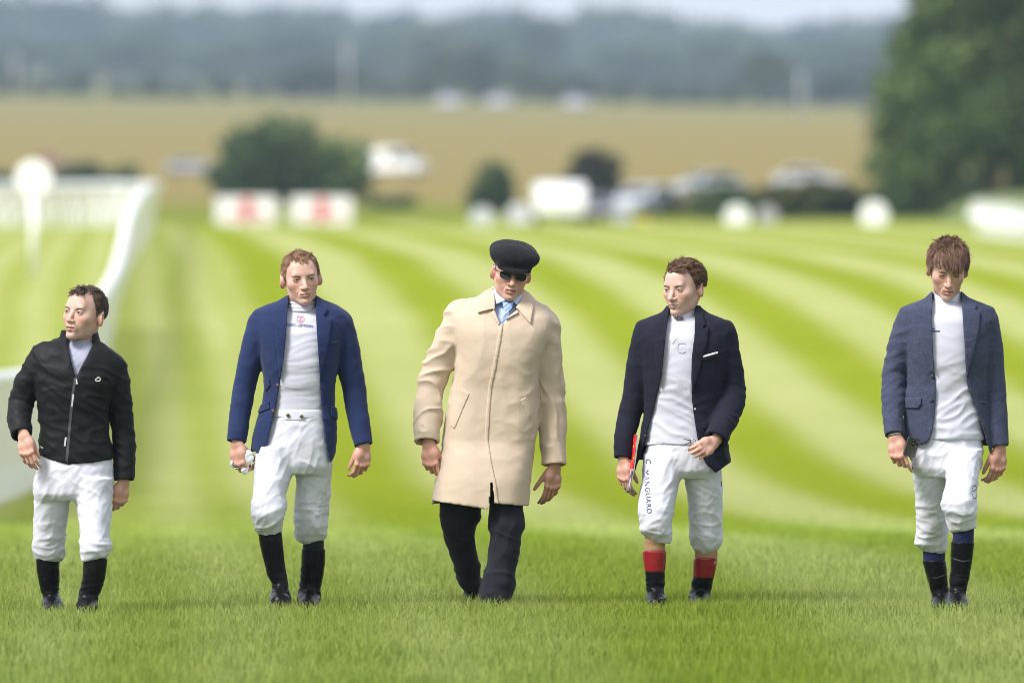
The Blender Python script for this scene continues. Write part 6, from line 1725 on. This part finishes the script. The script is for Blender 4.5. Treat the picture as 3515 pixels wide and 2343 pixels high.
# ================================================================== young man in the slate linen blazer (far right)
def man_slate():
    hc = (0.085, 0.047, 0.030)
    hm = hair_material('fringe_brown_hair', (0.080, 0.044, 0.029), (0.36, 0.205, 0.135))
    m = Man('person', 3250, 53.4, 'young man in slate blue linen blazer looking down, white breeches, navy socks and black boots',
            dict(u=3253, v=922, S=1.09, yaw=4, pitch=20, roll=3, haircol=hc, browmat=hm, gaze=(0, 16), brows=(0.0115, 0.0175, 0.0160), y=-0.02,
                 hairline=[(0, 0.056), (30, 0.057), (48, 0.050), (60, 0.028), (70, 0.002), (79, -0.020), (87, 0.004), (100, 0.010), (120, -0.03), (180, -0.078)]),
            skin=(0.56, 0.345, 0.27))
    build_head(m, (3250, 1060, 0.03), dict(jaw=0.96, ear=1.02, slit=0.0018, mouth=0.0014, stubble=0.03, nose=1.0, lips=(0.46, 0.19, 0.17)))
    front = lambda P: np.clip((-P[:, 1] + 0.02) / 0.07, 0, 1)
    top = lambda P: np.clip((P[:, 2] - 0.05) / 0.05, 0, 1)
    build_hair(m, 2900, lambda P: 0.022 + 0.034 * top(P) + 0.036 * front(P) * np.clip((P[:, 2] - 0.050) / 0.02, 0, 1) * (0.75 + 4.0 * np.clip(P[:, 0], -0.05, 0.05)), lambda P: 0.12 + 0.30 * top(P),
               lambda P: np.stack([0.15 + 0.35 * top(P) * front(P), -1.1 * np.clip(0.9 * top(P) + 0.6 * front(P), 0, 1) + 0.25, -0.9 + 0.7 * top(P)], 1), curl=0.15, rad=0.0015, segs=5, mat=hm, thick=0.018, clump=0.6, seed=21)
    jr = [(1004, 3196, 3305, 0.035, 0.066), (1022, 3176, 3326, 0.03, 0.078), (1040, 3130, 3370, 0.02, 0.092), (1062, 3090, 3412, 0.01, 0.106), (1100, 3090, 3414, 0.0, 0.120), (1150, 3102, 3404, -0.005, 0.132), (1230, 3112, 3394, -0.005, 0.134),
          (1300, 3116, 3386, 0, 0.126), (1360, 3108, 3386, 0, 0.124), (1420, 3102, 3392, 0, 0.128), (1480, 3100, 3398, 0, 0.134), (1570, 3096, 3406, 0, 0.140)]
    s1 = [(3122, 1106, 0.0, 48), (3092, 1190, 0.01, 46), (3070, 1280, 0.02, 42), (3066, 1330, 0.0, 40), (3066, 1420, -0.06, 36), (3070, 1494, -0.11, 31)]
    s2 = [(3380, 1106, 0.01, 48), (3398, 1200, 0.02, 46), (3408, 1300, 0.03, 42), (3418, 1400, 0.02, 38), (3430, 1532, -0.01, 33)]
    ol = [(3204, 990), (3202, 1030), (3198, 1070), (3197, 1127), (3202, 1200), (3210, 1280), (3213, 1350), (3210, 1408), (3203, 1470), (3188, 1512), (3160, 1545)]
    orr = [(3300, 990), (3302, 1030), (3305, 1100), (3311, 1204), (3317, 1306), (3333, 1360), (3352, 1408), (3372, 1465), (3392, 1530), (3402, 1570)]
    J = g_jacket(m, 'jacket', jr, [s1, s2], MAT['slate'], [(3090, 1496), (3104, 1506), (3134, 1520), (3166, 1526), (3186, 1518), (3300, 1530), (3385, 1545), (3400, 1556), (3410, 1556)], (ol, orr), amp=0.0045, hemback=1530,
                 folds=lambda P: wrinkle(P, 0.006, 18, 17, 5, 6.2, 0.6, 1.4) * np.clip((-P[:, 0] - 0.16) / 0.04, 0, 1))
    g_slab(m, J, 'lapel', [(3204, 998), (3180, 1022), (3143, 1042), (3152, 1052), (3140, 1056), (3150, 1110), (3168, 1190), (3207, 1282), (3202, 1200), (3198, 1100)], MAT['slate'], out=0.012)
    g_slab(m, J, 'lapel', [(3301, 998), (3326, 1020), (3356, 1048), (3348, 1062), (3366, 1068), (3360, 1130), (3340, 1220), (3318, 1300), (3312, 1204), (3305, 1100)], MAT['slate'], out=0.012)
    g_slab(m, J, 'pocket_flap', [(3104, 1364), (3163, 1364), (3162, 1388), (3150, 1402), (3106, 1400)], MAT['slate'], out=0.010)
    g_slab(m, J, 'pocket_flap', [(3366, 1376), (3390, 1378), (3390, 1386), (3366, 1384)], MAT['slate'], out=0.006)
    jb = bvh_of(J)
    for uv in ((3203, 1293), (3199, 1375)): button(m, J, jb, uv, 6.5, MAT['dark_button'])
    sh = [(1028, 3202, 3305, 0.02, 0.052), (1042, 3180, 3330, 0.015, 0.066), (1062, 3150, 3360, 0.01, 0.092), (1110, 3132, 3376, -0.005, 0.116), (1220, 3132, 3366, -0.01, 0.122), (1300, 3136, 3362, -0.005, 0.116), (1380, 3132, 3366, 0, 0.112), (1450, 3128, 3374, 0, 0.116), (1506, 3126, 3378, 0, 0.122)]
    def shw(P):
        lo_ = np.clip((m.P(0, 1200)[2] - P[:, 2]) / 0.1, 0, 1)
        return wrinkle(P, 0.0085, 24, 15, 2.8, 4.9, 0.5, 1.4) * lo_ + wrinkle(P, 0.002, -10, 20, 5, 1.0)
    S = g_solid(m, 'base_layer', [sh], MAT['white_shirt'], [[(3252, 1062, 0.02, 42), (3252, 1020, 0.024, 40)]], k=0.03, wr=shw, h=0.007)
    cl = g_solid(m, 'roll_collar', [[(1000, 3206, 3298, 0.024, 0.058), (1010, 3203, 3302, 0.020, 0.064), (1034, 3202, 3303, 0.014, 0.072), (1050, 3204, 3302, 0.010, 0.074), (1056, 3210, 3296, 0.010, 0.068)]], MAT['white_shirt'], h=0.004, parent=S)
    cb = bvh_of(cl); strip(m, cl, cb, [(3262, 1040), (3280, 1036)], 4, mat_plain('pale_blue_print', (0.15, 0.38, 0.62), 0.6), 'emblem')
    sb = bvh_of(S)
    strip(m, S, sb, [(3198, 1128), (3208, 1128)], 3, MAT['print_navy'], 'lettering'); strip(m, S, sb, [(3196, 1136), (3226, 1136)], 4.5, MAT['print_navy'], 'lettering')
    pel = [(1490, 3140, 3366, 0, 0.108), (1520, 3132, 3372, 0, 0.114), (1562, 3128, 3374, 0, 0.120), (1600, 3130, 3370, 0, 0.120), (1635, 3150, 3350, 0, 0.09)]
    ll = [(1540, 3128, 3254, 0.02, 0.112), (1600, 3132, 3252, 0.04, 0.108), (1673, 3138, 3250, 0.08, 0.100), (1740, 3143, 3252, 0.12, 0.096), (1807, 3148, 3254, 0.16, 0.094), (1845, 3144, 3253, 0.185, 0.094), (1864, 3140, 3252, 0.195, 0.090), (1884, 3160, 3250, 0.20, 0.076), (1898, 3180, 3242, 0.20, 0.055)]
    lr = [(1540, 3242, 3373, -0.03, 0.110), (1600, 3246, 3364, -0.08, 0.106), (1650, 3248, 3357, -0.12, 0.100), (1690, 3240, 3354, -0.15, 0.096), (1727, 3230, 3354, -0.17, 0.094), (1750, 3236, 3355, -0.17, 0.092), (1780, 3248, 3352, -0.155, 0.086), (1805, 3256, 3350, -0.14, 0.076), (1826, 3265, 3310, -0.13, 0.055)]
    zk = m.P(0, 1800)[2]
    T = g_solid(m, 'breeches', [pel, ll, lr], MAT['white'], h=0.0062, k=0.012, wr=breeches_wr(m, 0.0062, zk))
    tb = bvh_of(T)
    ring_mark(m, T, tb, (3344, 1686), 9.8, 11.2, MAT['print_navy'], 'emblem', 0, 360, y=-0.15, sz=2.1, sx=0.9)
    strip(m, T, tb, [(3338, 1684), (3350, 1678)], 2.5, MAT['print_navy'], 'emblem', y=-0.15)
    strip(m, T, tb, [(3356, 1636), (3357, 1642)], 4, MAT['print_navy'], 'lettering', y=-0.1); strip(m, T, tb, [(3129, 1585), (3130, 1608)], 4, MAT['print_navy'], 'lettering', y=0.03)
    # socks and boots
    g_solid(m, 'sock', [[(1870, 3168, 3246, 0.195, 0.056), (1930, 3168, 3244, 0.195, 0.056)]], MAT['sock_navy'], h=0.006)
    g_solid(m, 'sock', [[(1795, 3270, 3344, -0.14, 0.056), (1875, 3268, 3342, -0.135, 0.056)]], MAT['sock_navy'], h=0.006)
    b1 = boot(m, [(1922, 3166, 3247, 0.195, 0.062), (1980, 3182, 3252, 0.21, 0.058), (2030, 3196, 3256, 0.23, 0.052), (2075, 3204, 3258, 0.24, 0.052)], [(3230, 2070, 0.25, 29), (3232, 2074, 0.17, 30), (3236, 2082, 0.10, 26)], MAT['boot'])
    b2 = boot(m, [(1858, 3265, 3345, -0.135, 0.062), (1925, 3263, 3336, -0.125, 0.058), (1980, 3261, 3326, -0.115, 0.054), (2020, 3259, 3318, -0.115, 0.052), (2060, 3256, 3314, -0.12, 0.054)], [(3287, 2068, -0.10, 30), (3286, 2072, -0.17, 32), (3285, 2084, -0.25, 29)], MAT['boot'])
    seam = mat_plain('boot_seam', (0.10, 0.10, 0.10), 0.4)
    strip(m, b1, bvh_of(b1), [(3180, 1980), (3215, 1982), (3248, 1970)], 3, seam, 'boot_seam', y=0.15); strip(m, b2, bvh_of(b2), [(3266, 1914), (3300, 1924), (3334, 1922)], 3, seam, 'boot_seam', y=-0.17)
    hl = build_hand(m, (3072, 1500, -0.115), (0.16, -0.25, -0.95), (0.92, -0.30, 0.1), (0.40, 0.85, 0.9, 0.95), (0.85, 0.3, 0.5), 1.03, flip=-1, tcurl=0.6)
    build_hand(m, (3432, 1540, -0.01), (-0.10, -0.05, -1), (-0.85, -0.5, 0), (0.55, 0.6, 0.65, 0.7), (0.9, 0.3, 0.25), 1.05, flip=1, tcurl=0.4)
    # wrist watch
    mb = MB(); W = np.array(hl['W']) - hl['f'] * 0.012
    loop = [tuple(W + hl['s'] * 0.029 * math.cos(i * math.pi / 10) + hl['n'] * 0.023 * math.sin(i * math.pi / 10)) for i in range(21)]
    mb.tube(loop, 0.0062, 6); mb.build('bracelet_watch', MAT['steel'], m.root, True)
    finish_body(m, [(1050, 3205, 3300, 0.02, 0.05), (1080, 3150, 3360, 0.01, 0.075), (1200, 3150, 3355, 0, 0.095), (1350, 3150, 3350, 0, 0.088), (1520, 3150, 3350, 0, 0.09), (1590, 3155, 3340, 0, 0.075)],
                [[(3126, 1110, 0.0, 32), (3068, 1310, 0.01, 27), (3071, 1498, -0.11, 18)], [(3376, 1110, 0.01, 32), (3410, 1320, 0.03, 27), (3431, 1535, -0.01, 19)]],
                [[(3190, 1550, 0.02, 46), (3200, 1800, 0.16, 32), (3230, 2040, 0.23, 15)], [(3308, 1550, -0.03, 46), (3295, 1750, -0.15, 32), (3287, 2030, -0.115, 15)]])
    # phone
    pc = Vector(m.P(3128, 1534, -0.15))
    ph = empty('mobile_phone', pc + m.base)
    tag(ph, 'dark smartphone with camera lenses held by the young man in the slate blazer', 'phone')
    Rm = (Matrix.Rotation(R(17), 3, 'Y') @ Matrix.Rotation(R(38), 3, 'Z'))
    mb = MB(); mb.box((0, 0, 0), (0.070, 0.008, 0.085), Rm); mb.box((0, 0, 0), (0.064, 0.0086, 0.091), Rm)
    mb.build('case', mat_plain('graphite_glass', (0.09, 0.09, 0.10), 0.2, 0.6), ph, False)
    mb = MB(); mb.box(Rm @ Vector((0.012, -0.0055, 0.020)), (0.036, 0.003, 0.036), Rm); plate = mb.build('camera_plate', mat_plain('graphite_plate', (0.16, 0.16, 0.17), 0.25, 0.7), ph, False)
    for dx, dz in ((0.003, 0.029), (0.003, 0.011), (0.021, 0.020)):
        mb = MB(); q = Rm @ Vector((dx, -0.007, dz)); d = Rm @ Vector((0, -0.003, 0)); mb.tube([q, q + d], 0.0065, 12); mb.build('camera_lens', mat_plain('lens_black', (0.006, 0.006, 0.008), 0.1), plate, False)
    return m
man_slate()
# ================================================================== haze
HAZE_DENSITY = 0.00014
def build_haze():
    x0, x1, y0, y1, z0, z1 = -4000, 4000, -100, 3700, -12, 110
    m = MB(); m.box(((x0 + x1) / 2, (y0 + y1) / 2, (z0 + z1) / 2), (x1 - x0, y1 - y0, z1 - z0))
    mat = bpy.data.materials.new('haze_air'); mat.use_nodes = True
    n, l = mat.node_tree.nodes, mat.node_tree.links; n.clear()
    out = n.new('ShaderNodeOutputMaterial'); v = n.new('ShaderNodeVolumePrincipled')
    v.inputs['Color'].default_value = (0.58, 0.74, 1.0, 1); v.inputs['Density'].default_value = HAZE_DENSITY; v.inputs['Anisotropy'].default_value = 0.0
    l.new(v.outputs[0], out.inputs['Volume'])
    o = m.build('haze', mat); tag(o, 'thin blue distance haze', 'haze', kind='stuff')
build_haze()
